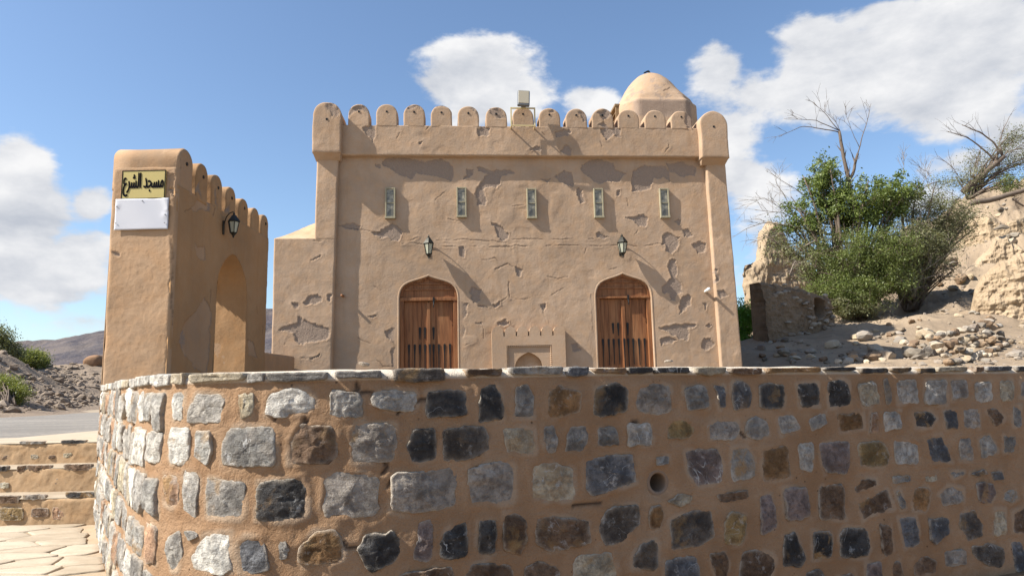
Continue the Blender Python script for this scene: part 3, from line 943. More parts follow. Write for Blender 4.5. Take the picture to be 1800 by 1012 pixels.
# mortar body of the wall
DR_S, DR_Z = wall_px(1159, 848); DR_R = .049
def wall_mortar():
    res = .011
    nu = int(WLEN / res); nv = int(WTOP / res) + 1
    u, v = np.meshgrid(np.linspace(0.0, WLEN, nu), np.linspace(-.05, 1.0, nv))
    S = u.ravel(); Z = v.ravel() * wall_top(S)
    P3 = np.stack([S, np.zeros_like(S), Z], -1)
    out = .006 * fbm(P3, 3, 3, .5, 3) + .0065 * fbm(P3, 11, 4, .6, 8) + .0026 * fbm(P3, 40, 3, .6, 15)
    near = np.full(len(S), 1.0)
    for pl in ALLP:
        pa = np.asarray(pl); lo, hi = pa.min(0) - .06, pa.max(0) + .06
        sel = np.nonzero((S > lo[0]) & (S < hi[0]) & (Z > lo[1]) & (Z < hi[1]))[0]
        if len(sel): near[sel] = np.minimum(near[sel], poly_sd(np.stack([S[sel], Z[sel]], -1), pl))
    lipn = np.clip(.35 + 1.3 * fbm(P3, 6, 3, .5, 25), -.6, 1)
    out += .007 * lipn * np.exp(-(np.maximum(near, 0) / .022) ** 2)
    out -= .010 * sstep(near, .0, -.03)
    smear = np.exp(-(np.maximum(near, 0) / .02) ** 2) * np.clip(.4 + 1.4 * fbm(P3, 8, 3, .5, 29), 0, 1)
    dark = np.zeros_like(S)
    # hairline cracks in the mortar
    for ln in ([(628, 672), (631, 684), (622, 688)], [(635, 690), (646, 688), (655, 691)], [(735, 704), (750, 702)], [(604, 953), (614, 963), (626, 960)], [(536, 735), (540, 742), (534, 745)], [(805, 768), (815, 767), (822, 768)],
               [(1008, 889), (1035, 886), (1056, 884)], [(480, 704), (490, 720), (484, 735)], [(678, 812), (680, 822), (674, 830)], [(1300, 757), (1310, 768)], [(1110, 742), (1122, 739)], [(700, 725), (706, 716)], [(690, 842), (684, 852)]):
        q = [wall_px(*p_) for p_ in ln]
        pa = np.asarray(q); lo, hi = pa.min(0) - .05, pa.max(0) + .05
        sel = np.nonzero((S > lo[0]) & (S < hi[0]) & (Z > lo[1]) & (Z < hi[1]))[0]
        d = line_d(np.stack([S[sel], Z[sel]], -1) + (.006 * fbm(P3[sel], 20, 2, .5, 33))[:, None], q)
        m = sstep(d, .012, .003); dark[sel] = np.maximum(dark[sel], m * .9); out[sel] -= .010 * m
    dd = np.hypot(S - DR_S, Z - DR_Z)
    out -= .012 * sstep(dd, DR_R + .05, DR_R)
    V = wall_pt(S, Z, out)
    idx = np.arange(nu * nv).reshape(nv, nu)
    F = np.stack([idx[:-1, :-1], idx[:-1, 1:], idx[1:, 1:], idx[1:, :-1]], -1).reshape(-1, 4)
    F = F[~(dd < DR_R - .004)[F].any(1)]
    # crown of mortar over the top, then the back face
    top = idx[-1]
    st = np.linspace(0, WLEN, nu)
    rows = [top]; VV = [V]
    P3t = np.stack([st, np.zeros(nu), np.zeros(nu)], -1)
    w1 = fbm(P3t, 5, 4, .6, 44); w2 = fbm(P3t, 1.7, 3, .5, 47)
    for bk, zz in ((-.004, .010), (-.02, .021), (-.06, .030), (-.14, .038), (-.24, .039), (-.36, .036), (-.44, .024), (-.46, 0.0), (-.46, -.6), (-.46, -1.25)):
        h = wall_top(st) + zz + (.006 * w1 + .006 * w2 if zz > 0 else 0)
        rows.append(np.arange(nu) + len(np.concatenate(VV)))
        VV.append(wall_pt(st, h, np.full(nu, bk)))
    V = np.concatenate(VV)
    FF = [F]
    for a, b in zip(rows[:-1], rows[1:]):
        FF.append(np.stack([a[:-1], a[1:], b[1:], b[:-1]], -1))
    F = np.concatenate(FF)
    ex = len(V) - len(S)
    mesh_np('mortar', V - W0, F, M['mortar'], stone_wall, True, {'smear': np.r_[smear, np.full(ex, .5)], 'dark': np.r_[dark, np.zeros(ex)], 'sunlit_crown': np.r_[.8 * sstep(Z, wall_top(S) - .012, wall_top(S)), np.full(ex, 1.0)]})
wall_mortar()
# drain pipe through the wall
def drain():
    V, F = [], []
    K = 28
    prof = [(DR_R + .012, -.012), (DR_R + .004, -.010), (DR_R - .004, -.012), (DR_R - .006, -.02), (DR_R - .006, -.30)]
    for r_, o_ in prof:
        for j in range(K):
            th = 2 * PI * j / K
            V.append(wall_pt(DR_S + r_ * math.cos(th), DR_Z + r_ * math.sin(th), o_))
    for i in range(len(prof) - 1):
        for j in range(K): F.append((i * K + j, i * K + (j + 1) % K, (i + 1) * K + (j + 1) % K, (i + 1) * K + j))
    F.append(tuple((len(prof) - 1) * K + j for j in range(K)))
    mesh_np('drain_pipe', np.array(V) - W0, F, M['pipe'], stone_wall)
drain()
# coping slabs
COPING = """G 333,660,430,674 S 336,657,432,672 g 434,656,466,673 g 468,655,574,671 g 590,652,669,665 k 692,648,781,671 N 817,648,881,663 g 895,645,986,659 B 996,645,1033,661 N 1042,647,1098,658
K 1101,646,1147,657 K 1150,646,1211,658 S 1220,646,1273,658 N 1281,647,1338,658 O 1346,646,1441,655 K 1447,646,1502,652 K 1512,647,1557,657 k 1563,646,1600,654 K 1612,647,1642,656 S 1645,645,1697,654 N 1712,645,1727,654 B 1731,644,1775,653 K 1785,644,1832,652"""
def coping(s0, s1, z0, z1, col, seed, deep=.2):
    r = random.Random(seed)
    poly = [(s0 + r.uniform(-.01, .01), z0 + r.uniform(-.006, .008)), (s0 * .6 + s1 * .4, z0 + r.uniform(-.010, .006)), (s1 + r.uniform(-.006, .006), z0 + r.uniform(-.004, .004)), (s1 + r.uniform(-.008, .008), z1), (s0 * .5 + s1 * .5, z1 + r.uniform(-.004, .003)), (s0 + r.uniform(-.008, .008), z1)]
    P = np.asarray(poly)
    X = quad_round(P, .0035, seed); N = len(X); c = X.mean(0)
    S, Z, OUT, RIM = [], [], [], []
    for kk, (f, o) in enumerate(((1, -deep), (1.0, -.01), (1.0, .008), (.94, .015), (.7, .017), (.4, .016))):
        q = c + (X - c) * np.array([1 - (1 - f) * .35, f])
        P3 = np.stack([q[:, 0], np.full(N, seed * .3), q[:, 1]], -1)
        oo = o + (.007 * fbm(P3, 14, 4, .6, seed) if kk > 1 else 0)
        S.append(q[:, 0]); Z.append(q[:, 1]); OUT.append(np.full(N, 0.0) + oo); RIM.append(np.full(N, (.2, .5, .6, .3, 0, 0)[kk]))
    S = np.concatenate(S); Z = np.concatenate(Z); OUT = np.concatenate(OUT)
    V = wall_pt(S, Z, OUT) - W0
    F = [tuple(range(N))]
    for i in range(5):
        for j in range(N): F.append((i * N + j, i * N + (j + 1) % N, (i + 1) * N + (j + 1) % N, (i + 1) * N + j))
    F.append(tuple(5 * N + j for j in range(N)))
    ctr = V.mean(0)
    o = mesh_np('coping_stone', V - ctr, F, M['stone'], stone_wall, True, {'rim': np.concatenate(RIM)}, tuple(ctr))
    kk = r.uniform(.85, 1.12); o.color = (*[x * kk for x in col], 1)
tok = COPING.split()
for i in range(0, len(tok), 2):
    x0, y0, x1, y1 = map(float, tok[i + 1].split(','))
    if i == 0: continue
    sa, za = wall_px(x0, y1); sb, zb = wall_px(x1, y1); zt = wall_px((x0 + x1) / 2, y0)[1]
    coping(sa, sb, (za + zb) / 2 + .003, max(zt + .002, (za + zb) / 2 + .022), CT[tok[i]], 50 + i)
s = .02
s_e = wall_px(333, 665)[0]
while s < s_e - .05:
    wd = min(rr_.uniform(.2, .42), s_e - .02 - s)
    coping(s, s + wd, WTOP - .008, WTOP + .040 + rr_.uniform(-.006, .006), CT[rr_.choice('WSLGSL')], int(s * 1000))
    s += wd + rr_.uniform(.012, .03)
# ------------------------------------------------------------------ mosque, in the frame of its front: x along, y inward, z up
COURT = 0.66
def fac(x, y, out=0.0):
    d = ray(x, y); P0 = F0 + NF * out
    t = np.dot(P0 - O, NF) / np.dot(d, NF); P = O + d * t
    return float(np.dot(P - F0, XF)), float(P[2])
mosque = empty('mosque', (F0[0], F0[1], 0.0), FA)
tag(mosque, 'tan plastered mosque with battlements, small dome and two arched wooden doors', 'mosque')
def fm(out0):
    return lambda S, Z, o: np.stack([S, -(out0 + o), Z], -1)
def zt(ox, oy, sc, pts, out=0.0):
    """outline read off an enlarged view of the photograph"""
    return [fac(ox + x / sc, oy + y / sc, out) for x, y in pts]
Z2 = lambda *p, out=0.0: zt(520, 100, 2.977, p, out)
Z3 = lambda *p, out=0.0: zt(900, 100, 2.977, p, out)
Z4 = lambda *p, out=0.0: zt(460, 400, 3.614, p, out)
Z5 = lambda *p, out=0.0: zt(850, 400, 3.6, p, out)
PEEL = [
    Z2((455, 545), (490, 525), (600, 530), (680, 545), (760, 530), (800, 545), (830, 620), (820, 645), (740, 630), (680, 615), (640, 600), (600, 640), (530, 610), (500, 580), (460, 570)),
    Z2((410, 560), (450, 555), (445, 580), (415, 575)),
    Z2((950, 575), (1010, 590), (1140, 590), (1145, 605), (1080, 625), (1070, 665), (1040, 690), (990, 690), (1000, 740), (985, 780), (950, 775), (935, 700), (970, 650), (1010, 610), (955, 600)),
    Z2((890, 590), (925, 585), (920, 615), (880, 640)),
    Z2((230, 880), (300, 865), (335, 880), (320, 905), (240, 895)),
    Z2((430, 920), (500, 870), (550, 910), (545, 960), (440, 945), (390, 915)),
    Z2((1020, 865), (1060, 880), (1110, 920), (1100, 960), (1070, 955), (1050, 910)),
    Z3((350, 590), (400, 540), (470, 535), (520, 555), (545, 590), (600, 610), (570, 650), (520, 655), (460, 660), (400, 635)),
    Z3((630, 600), (700, 565), (800, 570), (830, 600), (825, 650), (800, 630), (740, 635), (720, 690), (690, 700), (625, 710), (620, 660)),
    Z3((810, 560), (900, 550), (960, 580), (960, 620), (900, 620), (830, 600)),
    Z3((220, 620), (270, 595), (310, 600), (315, 640), (335, 680), (300, 675), (250, 650)),
    Z3((340, 685), (370, 690), (375, 760), (350, 770)),
    Z3((540, 705), (570, 698), (565, 725), (545, 728)),
    Z3((590, 835), (700, 830), (720, 850), (700, 885), (660, 890), (640, 860)),
    Z3((845, 860), (880, 842), (890, 855), (880, 875)),
    Z3((140, 640), (200, 638), (190, 655)),
    Z3((440, 925), (470, 920), (510, 950), (450, 950)),
    Z5((1125, 60), (1165, 22), (1245, 60), (1240, 120), (1190, 175), (1150, 150), (1150, 110), (1125, 110)),
    Z5((1265, 10), (1300, 5), (1330, 50), (1270, 60)),
    Z5((1320, 100), (1370, 88), (1405, 100), (1395, 160), (1350, 165)),
    Z5((1165, 220), (1200, 205), (1225, 240), (1215, 320), (1255, 370), (1255, 410), (1215, 430), (1215, 470), (1180, 465), (1170, 420), (1130, 400), (1120, 375), (1170, 350), (1180, 310)),
    Z5((1270, 430), (1300, 420), (1320, 450), (1320, 490), (1280, 510), (1245, 545), (1240, 500)),
    Z5((1105, 640), (1215, 612), (1345, 605), (1310, 640), (1280, 710), (1240, 705), (1220, 690), (1150, 650)),
    Z5((1120, 705), (1180, 690), (1220, 705), (1200, 735), (1120, 745)),
    Z5((1395, 610), (1425, 592), (1455, 615), (1430, 630)),
    Z5(*[(1415 + 40 * math.cos(a * PI / 6), 740 + 46 * math.sin(a * PI / 6)) for a in range(12)]),
    Z5((560, 735), (595, 730), (630, 770), (570, 785)),
    Z5((90, 600), (140, 577), (165, 610), (120, 620)),
    Z5((680, 430), (700, 420), (710, 480), (690, 500), (700, 600), (710, 690), (690, 650), (685, 560)),
    Z5((200, 250), (250, 270), (230, 310), (205, 300)),
    Z5((1380, 480), (1420, 490), (1400, 515)),
    Z5((60, 480), (95, 465), (110, 490), (80, 500)),
    Z5((360, 490), (400, 487), (385, 530)),
    Z4((1320, 380), (1390, 395), (1390, 460), (1340, 470)),
    Z4((1360, 490), (1450, 500), (1380, 510)),
    Z4((1470, 480), (1510, 470), (1520, 495), (1480, 500)),
    Z4((795, 650), (865, 630), (865, 770), (830, 720), (800, 700)),
    Z4((820, 770), (860, 760), (860, 890), (825, 890)),
    Z4((1255, 470), (1300, 480), (1290, 560), (1280, 700), (1255, 690)),
    Z4((1250, 130), (1290, 125), (1285, 190), (1255, 190)),
    Z4((1500, 600), (1560, 580), (1580, 620), (1510, 615)),
    Z4((1355, 598), (1395, 595), (1390, 612)),
    Z4((665, 565), (725, 545), (735, 560), (690, 575)),
]
CRACK = [
    Z4((900, 105), (975, 100), (1100, 118), (1250, 122), (1420, 120), (1590, 124)),
    Z4((1110, 78), (1200, 82), (1280, 74), (1400, 85), (1560, 92)),
    Z5((0, 122), (150, 118), (350, 116), (560, 112), (700, 118), (860, 112), (1020, 118), (1100, 100), (1140, 108)),
    Z5((185, 75), (300, 72), (455, 75), (560, 70), (700, 72)),
    Z5((75, 262), (150, 225), (210, 250), (240, 275)), Z5((155, 335), (165, 440), (220, 455), (300, 443)), Z5((430, 430), (505, 382)), Z5((400, 308), (470, 320), (535, 308)),
    Z5((390, 490), (380, 540), (395, 600)), Z5((100, 470), (150, 440)), Z5((800, 265), (840, 250)), Z5((640, 160), (650, 130)),
    Z4((650, 362), (700, 360), (760, 395)), Z4((1400, 205), (1480, 185), (1500, 210)), Z4((1480, 265), (1560, 230)), Z4((1390, 500), (1395, 580), (1410, 700)), Z4((1570, 340), (1575, 450), (1510, 490)),
    Z4((610, 705), (690, 735)), Z4((730, 835), (770, 880), (830, 885)), Z4((1280, 750), (1340, 730)),
    Z2((220, 885), (350, 905), (440, 920)), Z2((560, 980), (640, 945)), Z2((800, 850), (880, 860)), Z2((730, 745), (790, 700)), Z3((600, 740), (610, 780)), Z3((130, 880), (150, 900)), Z3((640, 930), (660, 905)), Z3((0, 780), (60, 775)),
]
# levels
Z_LEDGE = (fac(700, 272, .13)[1] + fac(1150, 277, .13)[1]) / 2
Z_CREN = (fac(703, 219, .13)[1] + fac(1080, 226, .13)[1]) / 2
SL = (fac(583, 640, .12)[0], fac(595, 275, .12)[0])       # inner edge of the pilaster beside the annex (bottom, top)
SR = (fac(1268, 640, .12)[0], fac(1241, 285, .12)[0])
SLo = (fac(545, 640, .12)[0], fac(557, 275, .12)[0])
SRo = (fac(1306, 640, .12)[0], fac(1275, 285, .12)[0])
print('levels', Z_LEDGE, Z_CREN, SL, SR, SLo, SRo)
def ext(se, za, zb, z):
    return se[0] + (se[1] - se[0]) * (z - za) / (zb - za)
zA, zB = 1.5, Z_LEDGE
slB, srB, sloB, sroB = [ext(q, zA, zB, COURT - .05) for q in (SL, SR, SLo, SRo)]
# doors: ogee outline
OGEE = [(1, 0), (.985, .16), (.955, .32), (.90, .47), (.81, .60), (.67, .71), (.50, .79), (.33, .855), (.18, .92), (.07, .975), (0, 1.02)]
DOORS = []
for (xl, xr, ysp, xap, yap, ylin) in ((702, 803.5, 522, 752, 486, 528), (1050, 1146.5, 520, 1096.5, 482, 523.5)):
    sa = fac(xl, 580)[0]; sb = fac(xr + 1, 580)[0]; zs = fac(xap, ysp)[1]; za = fac(xap, yap)[1]; zl = fac(xap, ylin)[1]
    DOORS.append(((sa + sb) / 2, (sb - sa) / 2, zs, za, zl))
def ogee(c, hw, zs, za, z0, grow=0.0, n=1):
    R_ = [(c + (hw + grow) * x, zs + (za - zs + grow) * y) for x, y in OGEE]
    L_ = [(2 * c - x, z) for x, z in R_[:-1]][::-1]
    return [(c - hw - grow, z0)] + [(c + hw + grow, z0)] + R_ + L_      # counter-clockwise
D_OUT = [ogee(c, hw, zs, za, COURT - .06) for c, hw, zs, za, zl in DOORS]
def door_hole(S, Z):
    P = np.stack([S, Z], -1); h = np.zeros(len(S), bool)
    for o in D_OUT: h |= poly_sd(P, o) < .012
    return h
def door_calm(S, Z):
    P = np.stack([S, Z], -1); m = np.ones(len(S))
    for o in D_OUT:
        sel = np.nonzero((S > min(q[0] for q in o) - .3) & (S < max(q[0] for q in o) + .3))[0]
        m[sel] = np.minimum(m[sel], sstep(poly_sd(P[sel], o), .05, .20))
    return m
panel('front_wall', M['plaster'], mosque, fm(0.0), (slB - .1, SL[1] - .1), (srB + .1, SR[1] + .1), COURT - .05, Z_LEDGE + .05, .0135, .06, 1, .011, 1.0, PEEL, CRACK, door_hole, calm=door_calm)
# solid body behind the front
mb = MB(); mb.box(slB - .35, srB + .4, .30, 7.2, COURT - .1, Z_LEDGE + .28)
for a, b in ((slB - .35, DOORS[0][0] - DOORS[0][1] - .02), (DOORS[0][0] + DOORS[0][1] + .02, DOORS[1][0] - DOORS[1][1] - .02), (DOORS[1][0] + DOORS[1][1] + .02, srB + .4)):
    mb.box(a, b, .055, .298, COURT - .1, 3.6)
mb.box(slB - .35, srB + .4, .055, .298, 3.603, Z_LEDGE + .28)
core = mb.build('wall_body', M['plaster'], mosque)
# pilasters and annex
Z_AN = fac(520, 419, .12)[1]
s_an = fac(478, 600, .12)[0]; s_an_t = fac(481, 425, .12)[0]
PEEL_A = [Z4(*p, out=.12) for p in (((270, 470), (300, 435), (350, 430), (395, 455), (350, 490), (280, 490)),
    ((110, 655), (150, 620), (220, 600), (235, 555), (260, 590), (320, 610), (430, 635), (430, 700), (360, 720), (240, 740), (225, 710), (190, 660)),
    ((195, 475), (240, 470), (240, 520), (215, 510)), ((295, 215), (380, 175), (370, 190), (300, 215)), ((300, 830), (360, 795), (360, 805), (310, 830)), ((420, 430), (445, 415), (445, 465), (430, 455)))]
CR_A = [Z4((330, 80), (385, 84), out=.12), Z4((700 - 550, 745), (165, 700), out=.12), Z4((250, 830), (330, 820), out=.12)]
sl_an = ext(SL, zA, zB, Z_AN); slo_an = ext(SLo, zA, zB, Z_AN)
panel('annex_front', M['plaster'], mosque, fm(.12), (s_an, s_an_t), (slB, sl_an), COURT - .05, Z_AN, .016, .14, 1, .011, 1.0, PEEL_A, CR_A, None, (1, 1, 0, 0))
panel('pilaster', M['plaster'], mosque, fm(.121), (slo_an, SLo[1]), (sl_an, SL[1]), Z_AN - .01, Z_LEDGE + .02, .016, .14, 1, .011, 1.0, (), (), None, (1, 1, 0, 0))
PEEL_R = [Z5(*p, out=.12) for p in (((1480, 390), (1530, 390), (1540, 430), (1500, 460)), ((1460, 260), (1480, 260), (1490, 330), (1470, 340)))]
panel('pilaster', M['plaster'], mosque, fm(.12), (srB, SR[1]), (sroB, SRo[1]), COURT - .05, Z_LEDGE + .02, .016, .6, 2, .011, 1.0, PEEL_R, (), None, (1, 1, 0, 0))
# side walls of the main block and the annex body with its hipped top
mb = MB(); mb.box(SLo[1] + .01, slB - .352, .02, 7.2, Z_AN - .3, Z_LEDGE + .05)
mb.build('side_wall', M['plaster'], mosque)
mb = MB(); mb.box(srB + .402, SRo[1] + .02, .5, 7.2, COURT - .1, Z_LEDGE + .05)
mb.build('side_wall', M['plaster'], mosque)
mb = MB(); mb.box(s_an_t + .015, slo_an + .1, .022, 2.6, COURT - .1, Z_AN - .02); mb.build('annex_body', M['plaster'], mosque)
pk = fac(553, 381, -1.3)
V = [(s_an_t + .0, -.10, Z_AN - .015), (slo_an + .06, -.10, Z_AN - .01), (slo_an + .06, 1.3, pk[1]), (s_an_t + .0, 2.7, Z_AN - .01), (slo_an + .06, 2.7, Z_AN - .01)]
def hip():
    # finely divided sloping roof with a soft uneven surface
    n = 40; vs, fs = [], []
    def tri(a, b, c):
        a, b, c = map(np.array, (a, b, c)); base = len(vs); ids = {}
        for i in range(n + 1):
            for j in range(n + 1 - i):
                p = a + (b - a) * i / n + (c - a) * j / n
                k = .018 * fbm(p[None], 3, 3)[0]
                ids[i, j] = len(vs); vs.append(p + np.array([-k, -k, k]))
        for i in range(n):
            for j in range(n - i):
                fs.append((ids[i, j], ids[i + 1, j], ids[i, j + 1]))
                if i + j < n - 1: fs.append((ids[i + 1, j], ids[i + 1, j + 1], ids[i, j + 1]))
    tri(V[0], V[1], V[2]); tri(V[0], V[2], V[3]); tri(V[3], V[2], V[4])
    mesh_np('annex_roof', np.array(vs), fs, M['plaster_pale'], mosque)
hip()
# parapet with its ledge
PEEL_P = [Z2(*p, out=.13) for p in (((340, 372), (400, 352), (418, 360), (412, 445), (370, 400)), ((950, 362), (1012, 368), (1008, 408), (960, 412)), ((1225, 492), (1255, 472), (1282, 475), (1280, 500)), ((640, 455), (660, 450), (655, 468)))]
PEEL_P += [Z3(*p, out=.13) for p in (((225, 405), (270, 375), (315, 385), (290, 410), (235, 430)), ((95, 495), (130, 470), (152, 478), (150, 500)), ((245, 500), (280, 462), (310, 470), (308, 508)), ((455, 360), (480, 322), (530, 312), (545, 400), (490, 440), (465, 400)), ((530, 378), (575, 372), (575, 415), (540, 415)))]
CR_P = [Z3((800, 500), (825, 470), (818, 440), out=.13), Z2((680, 385), (700, 358), out=.13), Z3((160, 395), (185, 420), out=.13), Z2((530, 430), (545, 400), out=.13), Z3((460, 440), (470, 470), out=.13)]
panel('parapet', M['plaster'], mosque, fm(.13), SLo[1] + .05, SRo[1] - .05, Z_LEDGE, Z_CREN, .0145, .48, 4, .010, 1.0, PEEL_P, CR_P, None, (0, 0, 1, 0), .025)
mb = MB(); mb.box(SLo[1] + .04, SRo[1] - .04, .352, 7.3, Z_LEDGE + .285, Z_LEDGE + .40)
mb.build('roof', M['plaster_pale'], mosque)
mb = MB()
for a in (SLo[1] + .04, SRo[1] - .34): mb.box(a, a + .3, .36, 7.3, Z_LEDGE + .402, Z_CREN + .3)
mb.box(SLo[1] + .342, SRo[1] - .342, 7.0, 7.3, Z_LEDGE + .402, Z_CREN + .3)
mb.build('roof_kerb', M['plaster'], mosque)
MER = [(631, 183), (680, 183), (728, 184), (776, 185), (823, 186.5), (872, 188), (919, 188.5), (965.5, 190), (1012.5, 191), (1058.5, 191), (1104, 192.5), (1150.5, 193.5), (1197, 195)]
PEEL_M = [Z2(*p, out=.13) for p in (((275, 320), (285, 270), (330, 250), (370, 255), (375, 290), (330, 280), (300, 290)), ((575, 285), (600, 255), (640, 255), (665, 280), (630, 262)), ((720, 270), (760, 258), (800, 262), (760, 268)), ((900, 270), (930, 268), (955, 330), (940, 300)), ((1000, 290), (1040, 268), (1080, 280), (1100, 320), (1070, 330), (1040, 310)),)]
PEEL_M += [Z3(*p, out=.13) for p in (((345, 290), (375, 290), (390, 330), (370, 335), (350, 310)), ((455, 360), (480, 322), (530, 300), (500, 278), (440, 290), (470, 330), (545, 400)), ((905, 295), (940, 320), (950, 370), (920, 410), (915, 360), (900, 330)), ((170, 290), (210, 278), (230, 290), (200, 292)))]
for i, (cx, ty) in enumerate(MER):
    s_, z_ = fac(cx, ty, .13)
    wpx = 37.5
    wd = fac(cx + wpx / 2, 210, .13)[0] - fac(cx - wpx / 2, 210, .13)[0]
    arch_block('merlon', M['plaster'], mosque, fm(.133), s_, wd, Z_CREN - .03, z_ - Z_CREN + .03, .36, 4 + i, PEEL_M, .022, .007, 2.05, .021)
# corner blocks
for (xa, xb, ty, by, bev_l) in ((549, 599, 180, 268, 0), (1232, 1280, 195.5, 277, 1)):
    sa = fac(xa, 240, .30)[0]; sb = fac(xb, 240, .30)[0]; ztp = fac((xa + xb) / 2, ty, .30)[1]; zb_ = fac((xa + xb) / 2, by, .30)[1]
    pk_ = [Z2((150, 245), (190, 240), (225, 280), (230, 325), (190, 300), (165, 270), out=.30)] if xa < 900 else []
    arch_block('corner_turret', M['plaster'], mosque, fm(.30), (sa + sb) / 2, sb - sa, zb_, ztp - zb_, .8, 40 + xa % 7, pk_, .026, .008, 2.05, .023)
    mb = MB()   # sloping corbel under the block
    x0, x1 = sa + .01, sb - .01
    Vc = [(x0, -.285, zb_ + .002), (x1, -.285, zb_ + .002), (x1 - .03, -.115, zb_ - .11), (x0 + .03, -.115, zb_ - .11), (x0, .4, zb_ + .002), (x1, .4, zb_ + .002), (x1 - .03, .4, zb_ - .11), (x0 + .03, .4, zb_ - .11)]
    mb.add(Vc, [(0, 3, 2, 1), (0, 4, 7, 3), (1, 2, 6, 5), (3, 7, 6, 2), (4, 0, 1, 5), (4, 5, 6, 7)])
    mb.build('corbel', M['plaster'], mosque)
# dome on its drum
DY = 2.9
DC = DY + .95
dz_top = fac(1148, 132, -DC)[1]; dz_sh = fac(1150, 175, -DY)[1]
hwd = (fac(1220, 190, -DC)[0] - fac(1080, 190, -DC)[0]) / 2; dc_s = (fac(1220, 190, -DC)[0] + fac(1080, 190, -DC)[0]) / 2 - .10; hwd *= .94
dome_root = empty('dome', (dc_s, DC, 0)); dome_root.parent = mosque
def dome():
    prof = [(1.0, Z_LEDGE + .3), (1.0, Z_CREN), (1.0, Z_CREN + .3), (1.0, dz_sh - .12), (1.0, dz_sh - .06), (.98, dz_sh - .02), (.94, dz_sh + .03)]
    hh = dz_top - dz_sh
    for q, f in ((.895, .16), (.82, .30), (.73, .46), (.62, .62), (.49, .77), (.35, .89), (.21, .965), (.08, 1.0)): prof.append((q, dz_sh + hh * f))
    # subdivide the profile
    pr = np.array(prof); L = np.r_[0, np.cumsum(np.linalg.norm(np.diff(pr, axis=0), axis=1))]
    t = np.linspace(0, L[-1], 90); rr = np.interp(t, L, pr[:, 0]); zz = np.interp(t, L, pr[:, 1])
    K = 120; V, PE, DK = [], [], []
    th = np.linspace(0, 2 * PI, K, endpoint=False)
    ch = .62   # chamfered square plan low down, round at the top
    ct, st = np.abs(np.cos(th)), np.abs(np.sin(th))
    rs = np.minimum(1 / np.maximum(ct, st), (1 + ch) / (ct + st))
    for r_, z_ in zip(rr, zz):
        f = sstep(np.array([r_]), .70, .995)[0]
        rad = r_ * hwd * (1 * (1 - f) + rs * f)
        V.append(np.stack([rad * np.cos(th), rad * np.sin(th), np.full(K, z_)], -1))
    V = np.concatenate(V)
    n = V.copy(); n[:, 2] = 0; n /= np.linalg.norm(n, axis=1)[:, None] + 1e-6
    band = sstep(V[:, 2], dz_sh - .55, dz_sh - .50) * sstep(-V[:, 2], -(dz_sh - .02), -(dz_sh - .07)) * (V[:, 1] < 0) * sstep(-np.abs(V[:, 0] - .02), -.78 * hwd, -.70 * hwd)
    peel = np.clip(band + (fbm(V, 5, 4, .6, 3) > .33) * (V[:, 2] > dz_sh - .1) * .8, 0, 1)
    V = V + n * (.02 * fbm(V, 2, 3, .5, 5) + .006 * fbm(V, 11, 4, .6, 9) - .012 * peel + .004 * peel * fbm(V, 38, 3))[:, None]
    F = []
    nr = len(rr)
    for i in range(nr - 1):
        for j in range(K): F.append((i * K + j, i * K + (j + 1) % K, (i + 1) * K + (j + 1) % K, (i + 1) * K + j))
    F.append(tuple((nr - 1) * K + j for j in range(K)))
    cr = line_d(V[:, [0, 2]], [(.08, dz_sh + .26), (.22, dz_sh + .34), (.33, dz_sh + .42)])
    DK = sstep(cr, .022, .008) * (V[:, 1] < 0)
    mesh_np('dome_shell', V, F, M['plaster'], dome_root, True, {'peel': peel, 'dark': DK})
dome()
mb = MB(); mb.tube([(-.22, -.25, dz_top - .07), (-.12, -.2, dz_top + .0), (-.06, -.15, dz_top + .03), (.0, -.1, dz_top + .0)], [.02, .025, .03, .02], 6)
mb.build('finial_stub', M['iron'], dome_root)
# louvred opening on the flank of the drum
lv = MB(); zl0, zl1 = fac(1080, 226, -DY)[1], fac(1084, 176, -DY)[1]
lv.box(-hwd - .09, -hwd + .02, -.62, -.56, zl0, zl1 - .03); lv.box(-hwd - .09, -hwd + .02, .10, .16, zl0, zl1 - .03); lv.box(-hwd - .11, -hwd + .02, -.64, .18, zl1 - .028, zl1 + .03)
M['louvre'] = simple('louvre_wood', (.20, .13, .07), .8, .2, 0, .3, 14)
lvo = lv.build('louvre_window', M['louvre'], dome_root)
for i in range(4):
    z_ = zl0 + (zl1 - zl0) * (i + .4) / 4.3
    b = MB(); b.add([(-hwd - .085, -.555, z_), (-hwd - .085, .095, z_), (-hwd + .01, .095, z_ + .075), (-hwd + .01, -.555, z_ + .075), (-hwd - .085, -.555, z_ - .02), (-hwd - .085, .095, z_ - .02), (-hwd + .01, .095, z_ + .055), (-hwd + .01, -.555, z_ + .055)],
               [(0, 1, 2, 3), (7, 6, 5, 4), (0, 4, 5, 1), (2, 6, 7, 3), (1, 5, 6, 2), (0, 3, 7, 4)])
    b.build('slat', M['louvre'], dome_root)
